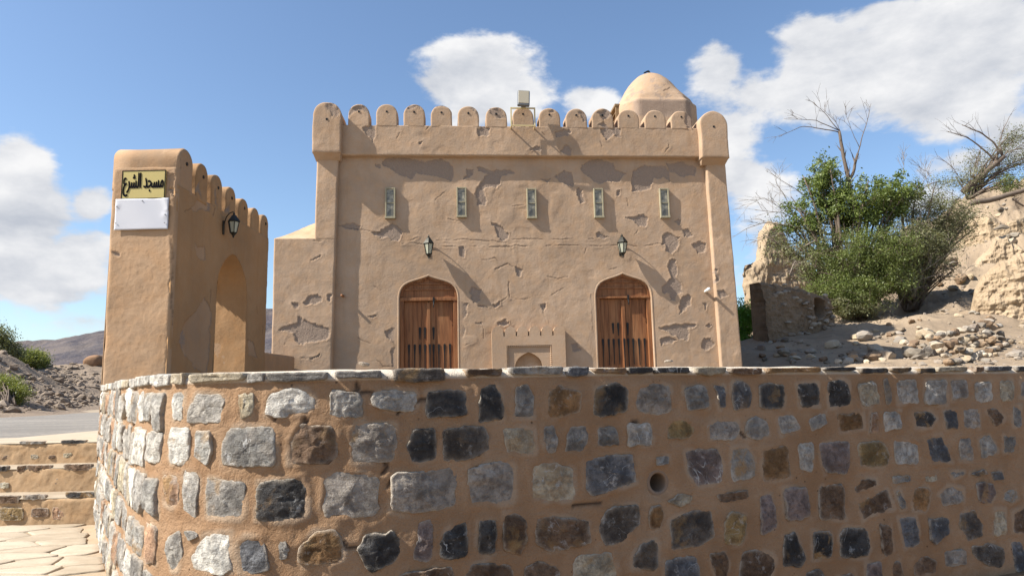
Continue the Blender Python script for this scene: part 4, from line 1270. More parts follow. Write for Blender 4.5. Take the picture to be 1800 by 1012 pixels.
# doors
def build_door(i):
    c, hw, zs, za, zl = DOORS[i]
    root = empty('door', (c, 0, 0)); root.parent = mosque
    z0 = COURT
    # plaster reveal: a soft lip round the opening and the return behind it
    ol = [(x - c, z) for x, z in ogee(c, hw, zs, za, z0 - .05)]
    og = [(x - c, z) for x, z in ogee(c, hw, zs, za, z0 - .05, .045)]
    ol = np.array(ol[1:] + ol[:1]); og = np.array(og[1:] + og[:1])
    def res_(P, n=150):
        L = np.r_[0, np.cumsum(np.linalg.norm(np.diff(P, axis=0), axis=1))]; t = np.linspace(0, L[-1], n)
        return np.stack([np.interp(t, L, P[:, 0]), np.interp(t, L, P[:, 1])], -1)
    # matched sampling by index so inner and outer rings stay parallel
    def dens(P):
        out = []
        for a, b in zip(P[:-1], P[1:]):
            m = max(2, int(np.linalg.norm(b - a) / .03)) if abs(b[1] - a[1]) > .5 else 4
            out += [a + (b - a) * k / m for k in range(m)]
        return np.array(out + [P[-1]])
    A = dens(ol); m_ = [max(1, 1)] ; B = np.array(og)
    def dens2(P, Q):
        o1, o2 = [], []
        for k in range(len(P) - 1):
            m = 70 if np.linalg.norm(P[k + 1] - P[k]) > .8 else 5
            for j in range(m): o1.append(P[k] + (P[k + 1] - P[k]) * j / m); o2.append(Q[k] + (Q[k + 1] - Q[k]) * j / m)
        return np.array(o1 + [P[-1]]), np.array(o2 + [Q[-1]])
    A, B = dens2(ol, og)
    n = len(A); V = []
    for P, y in ((B, .006), (B * .85 + A * .15, -.003), (B * .4 + A * .6, -.004), (B * .12 + A * .88, -.003), (A, .006), (A, .06), (A, .2)):
        q = np.stack([P[:, 0], np.full(n, y), P[:, 1]], -1)
        q[:, 1] += .0015 * fbm(q + c, 9, 3, .6, 3)
        V.append(q)
    F = []
    for a in range(len(V) - 1):
        for j in range(n - 1): F.append((a * n + j, a * n + j + 1, (a + 1) * n + j + 1, (a + 1) * n + j))
    mesh_np('door_surround', np.concatenate(V), F, M['plaster'], root, True)
    y = .055
    # timber frame: jambs, tympanum board with an arched moulding, lintel
    jw = .085 * hw / .59
    fr = MB(); fr.box(-hw, -hw + jw, y, y + .10, z0 - .05, zs - .0, .006); fr.box(hw - jw, hw, y, y + .10, z0 - .05, zs - .0, .006)
    fr.build('door_frame', M['wood'], root)
    ar = [(x - c, z) for x, z in ogee(c, hw, zs, za, zs + .002)]
    ty = MB(); ty.extr(ar, y + .035, y + .10); ty.build('tympanum', M['wood'], root)
    # arched moulding
    o1 = np.array(ar[1:]); ins = np.array([(x - c, z) for x, z in ogee(c, hw - .05, zs + .012, za - .045, zs + .002)])[1:]
    mo = MB()
    for k in range(len(o1) - 1):
        q = [o1[k], o1[k + 1], ins[k + 1], ins[k]]
        Vv = [(p[0], yy, p[1]) for yy in (y, y + .034) for p in q]
        mo.add(Vv, [(0, 3, 2, 1), (4, 5, 6, 7), (0, 1, 5, 4), (3, 7, 6, 2)])
    mo.build('arch_moulding', M['wood'], root)
    li = MB(); li.box(-hw + .002, hw - .002, y - .012, y + .09, zl, zs + .0005 - .002, .008); li.build('lintel', M['wood'], root)
    ti = MB(); ti.box(-hw + jw, hw - jw, y + .012, y + .034, zs + (za - zs) * .36, zs + (za - zs) * .43, .004); ti.box(-hw + jw * 1.6, hw - jw * 1.6, y + .012, y + .034, zs + (za - zs) * .62, zs + (za - zs) * .68, .004); ti.build('tympanum_rail', M['wood'], root)
    # leaves of upright boards
    wl = hw - jw; nb = 3; rd = random.Random(3 + i)
    for sd in (-1, 1):
        edges = [0] + sorted(rd.uniform(.18, .82) if False else (k + rd.uniform(-.15, .15)) / nb for k in range(1, nb)) + [1]
        for k in range(nb):
            x0 = sd * wl * edges[k]; x1 = sd * wl * edges[k + 1]
            a, b = min(x0, x1) + .0012, max(x0, x1) - .0012
            pb = MB(); pb.box(a, b, y + .068 + rd.uniform(-.003, .003), y + .11, z0 - .02, zl - .004, .004)
            pb.build('plank', M['wood'], root)
    cv = MB(); cv.box(-.035, .035, y + .03, y + .08, z0 - .02, zl - .03, .006); cv.build('cover_strip', M['wood'], root)
    # long tapered iron straps nailed up the boards
    xs = [-.80, -.57, -.36, -.155, .04, .19, .40, .63, .85] if i == 0 else [-.90, -.66, -.45, -.23, -.02, .17, .38, .62, .86]
    zt_ = fac(752 if i == 0 else 1097, 604 if i == 0 else 594)[1]; zt2 = fac(752 if i == 0 else 1097, 574 if i == 0 else 566)[1]
    for k, q in enumerate(xs):
        x = q * wl
        def strap(x, top, ln):
            sb = MB(); hw_ = .023
            pts = [(x - hw_, top - .02), (x - hw_ * .55, top), (x + hw_ * .55, top), (x + hw_, top - .02), (x + hw_ * .85, top - .10), (x + hw_ * .45, top - .22), (x + hw_ * .28, top - ln), (x - hw_ * .28, top - ln), (x - hw_ * .45, top - .22), (x - hw_ * .85, top - .10)]
            yy = y + (.020 if abs(x) < .045 else .057)
            sb.extr(pts[::-1], yy, yy + .012); sb.build('iron_strap', M['iron'], root)
        strap(x, zt_, .55 + rd.uniform(-.05, .15))
        if k in ((2, 3, 5) if i == 0 else (2, 3, 5)): strap(x, zt2 + .0, .26 + rd.uniform(-.03, .02))
    la = MB(); la.box(.085, .125, y - .028, y - .012, zl - .05, zl + .07, .005); la.tube([(.105, y - .03, zl - .03), (.105, y - .04, zl - .09), (.105, y - .03, zl - .14)], .012, 6); la.build('latch', M['iron'], root)
    th = MB(); th.box(-hw, hw, -.05, .3, COURT - .08, COURT + .02, .008); th.build('threshold', M['plaster_pale'], root)
for i in range(2): build_door(i)
# slit windows
for (xc, yt, yb) in ((686, 330, 383), (811, 329, 381), (934, 331, 383), (1051.5, 331, 382), (1167, 331, 382)):
    s_, zt_ = fac(xc, yt, .05); zb_ = fac(xc, yb, .05)[1]; hw = .104
    root = empty('window', (s_, 0, 0)); root.parent = mosque
    f = MB(); fw = .028
    f.box(-hw, -hw + fw, -.062, .0, zb_, zt_, .004); f.box(hw - fw, hw, -.062, .0, zb_, zt_, .004)
    f.box(-hw + fw + .001, hw - fw - .001, -.060, .0, zt_ - fw, zt_, .004); f.box(-hw - .004, hw + .004, -.068, .0, zb_ - .012, zb_ + fw, .004)
    f.build('frame', M['window_frame'], root)
    zm = zb_ + (zt_ - zb_) * .5
    b = MB(); b.box(-hw + fw + .001, hw - fw - .001, -.055, -.02, zm - .008, zm + .008, .002); b.build('muntin', M['window_frame'], root)
    for a, c_ in ((zb_ + fw, zm - .009), (zm + .009, zt_ - fw)):
        p = MB(); p.box(-hw + fw + .001, hw - fw - .001, -.040, -.012, a, c_); p.build('pane', M['pane'], root)
# prayer niche on the front
def niche():
    root = empty('prayer_niche', (0, 0, 0)); root.parent = mosque
    o = .14
    sa = fac(865, 620, o)[0]; sb = fac(994.5, 620, o)[0]; ztp = fac(930, 572.5, o)[1]; zsl = fac(930, 590, o)[1]
    pa = fac(891, 630, o)[0]; pb = fac(970.5, 630, o)[0]; pz = fac(930, 606.5, o)[1]
    nc = fac(930, 640, o)[0]; nz = fac(930, 618.5, o)[1]; nhw = (fac(955, 642, o)[0] - fac(905, 642, o)[0]) / 2; nsp = nz - .34
    m = MB()
    m.extr([(sa, COURT - .05), (pa, COURT - .05), (pa, pz), (pb, pz), (pb, COURT - .05), (sb, COURT - .05), (sb, zsl), (sa, zsl)], -o, .0)
    m.build('niche_body', M['plaster'], root)
    n = 6; wd = (sb - sa) / n
    for k in range(n):
        x0 = sa + wd * k + (.013 if k else 0); x1 = sa + wd * (k + 1) - (.013 if k < n - 1 else 0)
        c = (x0 + x1) / 2; h2 = (x1 - x0) / 2
        prf = [(1, 0), (.96, .35), (.82, .6), (.58, .8), (.3, .93), (0, 1.0)]
        zz = zsl + .0006; hh = ztp - zz
        sp = zz + hh * .30
        P = [(x0, zz), (x1, zz)] + [(c + h2 * a, sp + (ztp - sp) * b) for a, b in prf] + [(c - h2 * a, sp + (ztp - sp) * b) for a, b in prf[:-1][::-1]]
        q = MB(); q.extr(P, -o, -.002); q.build('scallop', M['plaster'], root)
    ap = [(1, 0), (.98, .2), (.9, .42), (.74, .63), (.5, .8), (.25, .92), (0, 1)]
    arc = [(nc + nhw * a, nsp + (nz - nsp) * b) for a, b in ap] + [(nc - nhw * a, nsp + (nz - nsp) * b) for a, b in ap[:-1][::-1]]
    P = [(pa + .002, COURT - .05), (nc - nhw, COURT - .05)] + arc[::-1] + [(nc + nhw, COURT - .05), (pb - .002, COURT - .05), (pb - .002, pz - .002), (pa + .002, pz - .002)]
    q = MB(); q.extr(P, -.105, -.004); q.build('niche_panel', M['plaster'], root)
    q = MB(); q.extr([(nc - nhw - .05, COURT - .05), (nc + nhw + .05, COURT - .05), (nc + nhw + .05, nz + .05), (nc - nhw - .05, nz + .05)], -.003, .01); q.build('niche_back', M['plaster_gate'], root)
    # beaded border round the panel
    bd = MB(); r_ = .018
    def bead(x, z):
        V, F = [], []
        for a in range(5):
            ph = -PI / 2 + PI * a / 4
            for b in range(6):
                th = 2 * PI * b / 6; V.append((x + r_ * math.cos(ph) * math.cos(th), -.125 + r_ * .8 * math.cos(ph) * math.sin(th), z + r_ * math.sin(ph)))
        for a in range(4):
            for b in range(6): F.append((a * 6 + b, a * 6 + (b + 1) % 6, (a + 1) * 6 + (b + 1) % 6, (a + 1) * 6 + b))
        bd.add(V, F)
    z = pz - .02
    x = pa + .02
    while x < pb - .01: bead(x, pz - .018); x += .040
    while z > COURT: bead(pa + .018, z); bead(pb - .018, z); z -= .040
    bd.build('beaded_border', M['plaster'], root, True)
niche()
# spouts
s_, z_ = fac(1243, 510, .1)
b = MB(); b.tube([(s_ - .0, .05, z_ - .02), (s_ - .01, -.24, z_ + .01)], .032, 12); b.build('drain_spout', M['white_pipe'], mosque, True)
s_, z_ = fac(602, 519, .1)
b = MB(); b.tube([(s_, .05, z_), (s_ - .01, -.13, z_ - .005)], .028, 8); b.build('drain_spout', M['wood'], mosque, True)

# ------------------------------------------------------------------ wall lanterns
def make_lantern():
    root = empty('wall_lantern')
    z1, z0 = .095, -.13; R1, R0 = .108, .062; K = 6
    L = -.20          # distance from the wall (local y negative = outwards)
    hexp = lambda r, z, k: (r * math.cos(2 * PI * (k + .5) / K), L + r * math.sin(2 * PI * (k + .5) / K), z)
    c = MB()
    for k in range(K):
        c.tube([hexp(R0, z0, k), hexp(R1, z1, k)], .010, 4)
        c.tube([hexp(R0, z0, k), hexp(R0, z0, k + 1)], .009, 4); c.tube([hexp(R1, z1, k), hexp(R1, z1, k + 1)], .011, 4)
    c.build('cage', M['brass_iron'], root)
    for k in range(K):
        g = MB(); a, b, d, e = [np.array(hexp(r * .97, z, q)) for r, z, q in ((R0, z0, k), (R0, z0, k + 1), (R1, z1, k + 1), (R1, z1, k))]
        g.add([a, b, d, e], [(0, 1, 2, 3)]); g.build('glass_pane', M['lantern_glass'], root)
    r = MB(); r.lathe([(.128, z1 + .005), (.120, z1 + .018), (.085, z1 + .07), (.052, z1 + .115), (.050, z1 + .125), (.028, z1 + .138)], 6, 0, L, PI / 6); r.build('cap', M['brass_iron'], root)
    f = MB(); f.lathe([(.008, z1 + .136), (.020, z1 + .150), (.022, z1 + .165), (.012, z1 + .18), (.004, z1 + .196)], 10, 0, L); f.build('finial', M['brass_iron'], root, True)
    b = MB(); b.lathe([(.004, z0 - .10), (.018, z0 - .085), (.016, z0 - .07), (.050, z0 - .02), (.066, z0 - .008), (.062, z0)], 6, 0, L, PI / 6); b.build('base_cup', M['brass_iron'], root)
    lamp = MB(); lamp.lathe([(.012, z0), (.016, z0 + .05), (.034, z0 + .10), (.03, z0 + .15), (.008, z0 + .17)], 10, 0, L); lamp.build('bulb', M['white_board'], root, True)
    a = MB(); a.box(-.035, .035, -.014, .012, -.16, .12, .006)
    a.tube([(0, -.01, .06), (0, -.05, .20), (0, -.11, .275), (0, -.17, .295), (0, L, z1 + .19)], .010, 6)
    a.build('bracket', M['brass_iron'], root)
    return root
def copy_tree(o, parent=None):
    c = o.copy(); COL.objects.link(c); c.parent = parent
    for ch in [q for q in SC.objects if q.parent == o]: copy_tree(ch, c)
    return c
lan = make_lantern()
def place_lantern(o, P, rz, label, scale=1.0):
    o.location = P; o.rotation_euler = (0, 0, rz); o.scale = (scale,) * 3
    tag(o, label, 'wall lantern', 'wall lanterns')
def on_front(x, y, out=.2):
    s_, z_ = fac(x, y, out); p = F0 + XF * s_; return (p[0], p[1], z_)
place_lantern(lan, on_front(753.5, 436), FA, 'hexagonal metal lantern above the wooden door nearer the gate wall', .95)
lan2 = copy_tree(lan); place_lantern(lan2, on_front(1094.5, 434), FA, 'hexagonal metal lantern above the wooden door farther from the gate wall', .95)

# ------------------------------------------------------------------ floodlight on its frame round a merlon
fl = empty('floodlight', (F0[0], F0[1], 0), FA)
tag(fl, 'square grey floodlight on a cream bracket in the middle of the battlements', 'floodlight')
o = .30
xa = fac(898.5, 205, o)[0]; xb = fac(940, 205, o)[0]; za_ = fac(919, 221, o)[1]; zb_ = fac(919, 190.5, o)[1]
f = MB(); t_ = .014
for x in (xa, xb): f.box(x - t_, x + t_, -o - t_, -o + t_, za_ - t_, zb_ + t_)
for z in (za_, zb_): f.box(xa + t_, xb - t_, -o - t_ + .001, -o + t_ - .001, z - t_, z + t_)
for x in (xa, xb):
    f.box(x - t_ + .001, x + t_ - .001, -o + t_, -.05, za_ - t_ + .001, za_ + t_ - .001)
f.build('bracket_frame', M['cream_metal'], fl)
la = fac(909.5, 175, o + .05)[0]; lb = fac(931, 175, o + .05)[0]; lz0 = fac(920, 188, o + .05)[1]; lz1 = fac(920, 159.5, o + .05)[1]
h = MB(); h.box(-(lb - la) / 2, (lb - la) / 2, -.045, .045, -(lz1 - lz0) / 2, (lz1 - lz0) / 2, .022)
ho = h.build('housing', M['grey_metal'], fl, False, ((la + lb) / 2, -o - .05, (lz0 + lz1) / 2)); ho.rotation_euler = (R(-9), R(3), 0)
g = MB(); g.box(-(lb - la) / 2 + .02, (lb - la) / 2 - .02, -.052, -.03, -(lz1 - lz0) / 2 + .045, (lz1 - lz0) / 2 - .02, .004)
go = g.build('lens', M['lens'], fl, False, ((la + lb) / 2, -o - .05, (lz0 + lz1) / 2)); go.rotation_euler = (R(-9), R(3), 0)
g = MB(); xm = (la + lb) / 2; g.box(xm - .05, xm + .05, -o - .03, -o + .01, zb_ + .015, lz0 + .03, .004); g.build('mount', M['grey_metal'], fl)

# ------------------------------------------------------------------ gate wall
GX = at_Y(303.5, 500, 7.05)[0]; GX0 = at_Y(192, 500, 7.05)[0]; GY0, GY1 = 7.05, 9.80
print('gate', GX, GX0)
gate = empty('gate_wall', (GX, GY0, 0.0)); tag(gate, 'tan plastered gate wall with rounded battlements and an arched gateway', 'gate wall')
gl = np.array([GX, GY0, 0.0])
side = lambda x0: (lambda S, Z, o: np.stack([x0 + o - GX, S - GY0, Z], -1))          # faces +X, s = Y
ends = lambda y0: (lambda S, Z, o: np.stack([S - GX, y0 - o - GY0, Z], -1))          # faces -Y, s = X
def gs(x, y):
    p = at_X(x, y, GX); return float(p[1]), float(p[2])
MG = [(321, 256), (348, 284), (377, 309), (404, 331), (430, 350), (453, 366), (467, 379)]
gtop = [gs(x, y) for x, y in MG]
print('gate merlons', gtop)
ztop = 3.81; pitch = (GY1 - GY0) / 7
zcr = 3.36
GA, GB = gs(377, 600)[0], gs(431, 600)[0]
g_ap = gs(409, 446); g_sp = gs(395, 500)[1]
print('gateway', GA, GB, g_ap, g_sp, ztop, zcr)
gc, ghw = (GA + GB) / 2, (GB - GA) / 2; gza = g_ap[1]; gzs = gza - .55
ARC = [(1, 0), (.985, .2), (.93, .4), (.80, .6), (.60, .77), (.36, .9), (.15, .98), (0, 1.0)]
def garch(grow=0.0, z0=.4):
    a = [(gc + (ghw + grow) * x, gzs + (gza - gzs + grow) * y) for x, y in ARC]
    return [(gc - ghw - grow, z0), (gc + ghw + grow, z0)] + a + [(2 * gc - x, z) for x, z in a[:-1]][::-1]
gpoly = garch()
ghole = lambda S, Z: poly_sd(np.stack([S, Z], -1), gpoly) < .006
zz1 = lambda *p: [gs(x / 2.3, 220 + y / 2.3) for x, y in p]
PEEL_G = [zz1((745, 810), (830, 690), (855, 760), (845, 900), (840, 1000), (780, 980), (760, 930), (720, 880)), zz1((785, 475), (825, 495), (835, 545), (805, 535)), zz1((1000, 860), (1030, 880), (1040, 940), (1010, 930)), zz1((690, 205), (705, 190), (712, 290), (700, 300)), zz1((770, 320), (850, 300), (850, 350), (790, 345))]
CR_G = [zz1((855, 660), (850, 720)), zz1((735, 680), (725, 740)), zz1((1065, 790), (1062, 850)), zz1((750, 350), (775, 325)), zz1((860, 370), (880, 300)), zz1((1040, 730), (1042, 760))]
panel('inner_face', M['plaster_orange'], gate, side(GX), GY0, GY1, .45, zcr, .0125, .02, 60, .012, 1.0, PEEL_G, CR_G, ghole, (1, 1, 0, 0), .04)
fpk = [[at_Y(x / 2.3, 220 + y / 2.3, GY0)[[0, 2]] for x, y in ((448, 512), (470, 508), (485, 518), (478, 530), (455, 530))], [at_Y(x / 2.3, 220 + y / 2.3, GY0)[[0, 2]] for x, y in ((680, 205), (712, 195), (712, 300), (690, 260))]]
gdrop = (gtop[0][1] - gtop[-1][1]) / 6
GXt = (at_Y(181, 650, GY0)[0], at_Y(196.5, 294, GY0)[0])
panel('end_face', M['plaster_gate'], gate, ends(GY0), (GXt[0], GXt[1] + .0), (GX, GX), .45, zcr + .21, .0125, .05, 61, .012, 1.2, fpk, [[at_Y(x / 2.3, 220 + y / 2.3, GY0)[[0, 2]] for x, y in ((700, 440), (690, 600), (688, 800))]], None, (1, 1, 0, 1), .04)
panel('outer_face', M['plaster_gate'], gate, lambda S, Z, o: np.stack([GXt[1] - o - GX, S - GY0, Z], -1), GY0 + .03, GY1, .45, zcr, .03, .02, 62, .012, 1.0, (), (), ghole, (1, 1, 0, 0), .04)
m = MB()
xi, xo = GX - .012 - GX, GXt[1] + .012 - GX
def gbox(y0, y1, z0, z1): m.box(xo, xi, y0 - GY0, y1 - GY0, z0, z1)
gbox(GY0 + .03, GA - .006, .4, zcr - .004); gbox(GB + .006, GY1 - .01, .4, zcr - .004)
gbox(GA - .005, GB + .005, gza + .02, zcr - .004)
m.build('wall_core', M['plaster_gate'], gate)
# reveal and vault of the gateway
ap_ = np.array(gpoly); ap_ = np.vstack([ap_[1:], ap_[:1]])
rv = []
for a, b in zip(ap_[:-1], ap_[1:]):
    k = max(2, int(np.linalg.norm(b - a) / .04))
    rv += [a + (b - a) * i / k for i in range(k)]
rv = np.array(rv + [ap_[-1]]); nrv = len(rv); Vg = []; nx_ = 26
for i in range(nx_ + 1):
    x = GX + .002 + (GXt[1] - .004 - GX) * i / nx_
    q = np.stack([np.full(nrv, x - GX), rv[:, 0] - GY0, rv[:, 1]], -1)
    dc = np.stack([np.zeros(nrv), gc - rv[:, 0], np.zeros(nrv)], -1); dc /= np.abs(dc).max() + 1e-9
    q += dc * (.010 * fbm(q, 3, 3, .5, 5) + .003 * fbm(q, 15, 3, .5, 8))[:, None]
    Vg.append(q)
Fg = [(i * nrv + j, (i + 1) * nrv + j, (i + 1) * nrv + j + 1, i * nrv + j + 1) for i in range(nx_) for j in range(nrv - 1)]
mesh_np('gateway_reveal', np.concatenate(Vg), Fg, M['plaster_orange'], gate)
for i in range(7):
    yc = (GY0 + .178, 7.63, 8.03, 8.44, 8.85, 9.25, 9.64)[i]
    wd = (.345, .27, .275, .27, .275, .27, .27)[i]
    hgt = ztop - zcr - gdrop * i + (0 if i == 0 else RNG.uniform(-.012, .008))
    pk_ = [[(yc - wd * .5, zcr + .05), (yc - wd * .1, zcr + .0), (yc - wd * .3, zcr + .2)]] if i in (1, 2, 3) else []
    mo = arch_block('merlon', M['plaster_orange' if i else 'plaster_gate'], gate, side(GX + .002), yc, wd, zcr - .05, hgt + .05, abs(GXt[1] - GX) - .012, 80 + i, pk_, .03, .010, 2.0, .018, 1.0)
gate_lan = copy_tree(lan)
py, pz_ = gs(412, 396)
pp = at_X(413, 398, GX + .15)
place_lantern(gate_lan, (GX + .01, pp[1], pp[2]), PI / 2, 'dark lantern under the battlements of the shaded gate wall', .62)
# low wall between gate and annex
LX = -4.32
lw0 = at_X(478, 621, LX); lw1 = at_X(519, 626, LX)
low = empty('low_wall', (LX, lw1[1], 0)); tag(low, 'low tan plastered wall joining the mosque annex behind the gate', 'low wall')
ztl = lw1[2]
panel('wall_face', M['plaster_gate'], low, lambda S, Z, o: np.stack([o, S - lw1[1], Z], -1), lw0[1] - 1.2, lw1[1] - .03, COURT - .1, ztl, .03, .3, 70, .01, 1, (), (), None, (0, 1, 0, 1), .03)
b = MB(); b.box(-.3, -.02, lw0[1] - 1.2 - lw1[1], -.035, COURT - .1, ztl - .003); b.build('wall_core', M['plaster_gate'], low)

# ------------------------------------------------------------------ signs on the end of the gate wall
YS = GY0 - .022
def sign_pt(x, y): p = at_Y(x, y, YS); return float(p[0]), float(p[2])
x0, z1 = sign_pt(215, 300); x1, z0 = sign_pt(289.5, 349)
sg = empty('name_plaque', (x0, YS, z0)); tag(sg, 'gold sign with black Arabic lettering and black border at the top', 'sign')
sw, sh = x1 - x0, z1 - z0
b = MB(); b.box(0, sw, 0, .018, 0, sh, .003); b.build('plate', M['gold'], sg)
b = MB(); bt = .010
b.box(.002, sw - .002, -.003, -.0005, .002, bt); b.box(.002, sw - .002, -.003, -.0005, sh - bt, sh - .002); b.box(.002, bt, -.003, -.0005, bt + .0005, sh - bt - .0005); b.box(sw - bt, sw - .002, -.003, -.0005, bt + .0005, sh - bt - .0005)
b.build('border', M['black_paint'], sg)
fc = bpy.data.curves.new('lettering', 'FONT')
fc.body = '\ufec9\ufeae\ufeb8\ufedf\ufe8d \ufeaa\ufea0\ufeb4\ufee3'
fc.offset = .0; fc.resolution_u = 3; fc.extrude = .0
to = bpy.data.objects.new('lettering_curve', fc); COL.objects.link(to)
bpy.context.view_layer.update()
tm = bpy.data.meshes.new_from_object(to.evaluated_get(bpy.context.evaluated_depsgraph_get()))
bpy.data.objects.remove(to)
tv = np.empty(len(tm.vertices) * 3); tm.vertices.foreach_get('co', tv); tv = tv.reshape(-1, 3)
lo, hi = tv.min(0), tv.max(0); mx_, mz_ = .020, .030
nv_ = np.stack([mx_ + (tv[:, 0] - lo[0]) / (hi[0] - lo[0]) * (sw - 2 * mx_), np.full(len(tv), -.0025), mz_ + (tv[:, 1] - lo[1]) / (hi[1] - lo[1]) * (sh - 2 * mz_)], -1)
polys_ = [list(p_.vertices) for p_ in tm.polygons]; LV, LF = [], []
for q, (ox, oz) in enumerate(((0, 0), (.0028, .001), (-.0028, -.001), (.0012, -.0028), (-.0012, .0028), (.0042, -.001), (-.0042, .001))):
    LV.append(nv_ + np.array([ox, -.0004 * q, oz])); LF += [[i + q * len(nv_) for i in f_] for f_ in polys_]
mesh_np('lettering', np.concatenate(LV), LF, M['black_paint'], sg, False)
bpy.data.meshes.remove(tm)
x0, z1 = sign_pt(204, 350.5); x1, z0 = sign_pt(295, 402.5)
wb = empty('blank_board', (x0, YS, z0)); tag(wb, 'blank white board with dented corners fixed under the gold sign', 'board')
sw, sh = x1 - x0, z1 - z0
def bent():
    nu, nv = 40, 24; u, v = np.meshgrid(np.linspace(0, 1, nu), np.linspace(0, 1, nv)); u, v = u.ravel(), v.ravel()
    y = -.006 - .010 * np.exp(-((u + v * .2 - 1.12) / .06) ** 2) * (v > .6) + .004 * np.sin(u * 7 + v * 3) - .006 * np.exp(-(((u - .94) / .07) ** 2 + ((v - .45) / .12) ** 2)) - .006 * np.exp(-(((u - .03) / .05) ** 2 + ((v - .78) / .1) ** 2))
    Vf = np.stack([u * sw, y, v * sh], -1); Vb = Vf + np.array([0, .005, 0])
    idx = np.arange(nu * nv).reshape(nv, nu)
    F = np.stack([idx[:-1, :-1], idx[:-1, 1:], idx[1:, 1:], idx[1:, :-1]], -1).reshape(-1, 4)
    n = nu * nv
    lp = np.concatenate([idx[0, :], idx[1:, -1], idx[-1, -2::-1], idx[-2:0:-1, 0]]); ln_ = np.roll(lp, -1)
    F = np.concatenate([F, F[:, ::-1] + n, np.stack([ln_, lp, lp + n, ln_ + n], -1)])
    mesh_np('board_sheet', np.concatenate([Vf, Vb]), F, M['white_board'], wb)
bent()
for (u, v) in ((.03, .22), (.03, .76), (.94, .2), (.94, .47), (.5, .93)):
    b = MB(); b.lathe([(.006, 0), (.006, .004), (.003, .006)], 8); q = b.build('screw', M['grey_metal'], wb, False, (u * sw, -.008, v * sh)); q.rotation_euler = (PI / 2, 0, 0)
# ------------------------------------------------------------------ ground, road, landing, steps
M['unseen_ground'] = m_earth('bounce_dimming_earth', (.165, .108, .062), (.215, .145, .088), (.13, .085, .05), .01, 2.5)  # unseen ground, added dark and warm to tame light bounced onto the wall
def sheet(name, poly, z, mat, kind='structure'):
    V = [(x, y, z) for x, y in poly]
    return tag(mesh_np(name, V, [tuple(range(len(V)))], mat, None, False), kind=kind)
BIG = 4000
sheet('ground', [(-BIG, -BIG), (BIG, -BIG), (BIG, BIG), (-BIG, BIG)], -.03, M['ground'])
# upper terrace: behind the wall and above the steps
mid = WC - _wn * .25
edge = [tuple(p) for p in mid[::12]] + [tuple(mid[-1])]
sheet('terrace', [(-40, 7.18), (-3.9, 7.18), (mid[0][0], 7.18)] + edge[2:] + [(60, 6.5), (BIG * .6, 6.5), (BIG * .6, BIG * .8), (-BIG * .6, BIG * .8), (-BIG * .6, 7.18)], .630, M['ground'])
sheet('courtyard_floor', [(-3.3, 7.3), (-2.3, 4.9), (-1.2, 3.5), (0, 3.5), (8, 6.6), (8.5, 8), (5.6, 14.9), (-5.2, 14.0), (-5.0, 9.9), (-3.3, 9.9)], COURT, M['court'])
sheet('road', [(-60, 7.35), (-5.35, 7.35), (-3.75, 9.3), (-4.2, 12), (-4.9, 19), (-5.2, 22.5), (-9, 22.0), (-14, 17.5), (-30, 13.2), (-60, 12)], .668, M['road'])
_a = at_Z(175, 756, .69); _b = at_Z(0, 772, .69)
landing = sheet('landing', [(-12, 7.12), (-3.75, 7.12), (-3.75, 9.0), (_a[0], _a[1]), (_b[0], _b[1] + .25), (-12, 7.40)], .690, M['flag'])

steps = empty('stone_steps', (-5, 6.4, 0)); tag(steps, 'three broad stone steps beside the end of the garden wall', 'steps')
ST0 = np.array([-5, 6.4, 0])
M['step'] = plaster('step_mortar', (.40, .275, .165))
def step(y0, z0, z1, depth, sd):
    root = empty('step', (0, 0, 0)); root.parent = steps
    xr = -3.62
    panel('riser', M['step'], root, lambda S, Z, o: np.stack([S, y0 - o, Z], -1) - ST0, -9.5, xr, z0 - .04, z1 - .004, .014, .03, sd, .030, 3.2, (), (), None, (0, 0, 0, 1), .035)
    panel('tread', M['flag'], root, lambda S, Z, o: np.stack([S, Z, z1 + o * .5], -1) - ST0, -9.5, xr, y0 + .0, y0 + depth, .02, .03, sd + 3, .014, 1.6, (), (), None, (0, 0, 1, 0), .02)
    return root
SPEC = [(6.40, 0.0, .245), (6.75, .245, .475), (7.10, .475, .692)]
roots = [step(y, a, b, .40, 300 + i * 10) for i, (y, a, b) in enumerate(SPEC)]
def edge_stone(i, px0, px1, py0, py1, col, seed, name='stone', proud=.012):
    y, za, zb = SPEC[i]
    fm_ = lambda S, Z, o: np.stack([S, y - o, Z], -1) - ST0
    q = [at_Y(px0, py1, y), at_Y(px1, py1, y), at_Y(px1, py0, y), at_Y(px0, py0, y)]
    poly = [(float(a[0]), float(a[2])) for a in q]
    o = make_stone(poly, CT[col], seed, proud, name, roots[i], fm_)
    return o
k = 0
for i, a, b, c, d, col in [(2, 106, 151, 773, 779, 'K'), (2, 35, 78, 775, 780, 'g'), (2, 55, 68, 799, 806, 'S'), (2, 85, 96, 800, 806, 'N'), (2, 112, 128, 796, 804, 'Y'), (2, 2, 14, 800, 808, 'N'),
                           (1, -6, 14, 819, 828, 'K'), (1, 31, 44, 818, 829, 'N'), (1, 46, 90, 817, 828, 'N'), (1, 112, 161, 815, 826, 'N'), (1, 97, 116, 841, 853, 'g'), (1, 34, 52, 843, 852, 'g'), (1, 0, 16, 848, 858, 'Y'),
                           (0, -8, 34, 871, 884, 'N'), (0, 116, 166, 864, 874, 'K'), (0, 40, 80, 869, 877, 'T'), (0, 55, 86, 893, 908, 'N'), (0, 120, 172, 882, 909, 'O'), (0, 92, 112, 890, 912, 'R'), (0, 0, 40, 892, 914, 'y')]:
    edge_stone(i, a, b, c, d, col, 2000 + k, 'stone', .008 if d < (782, 830, 886)[2 - i] else .0015); k += 1

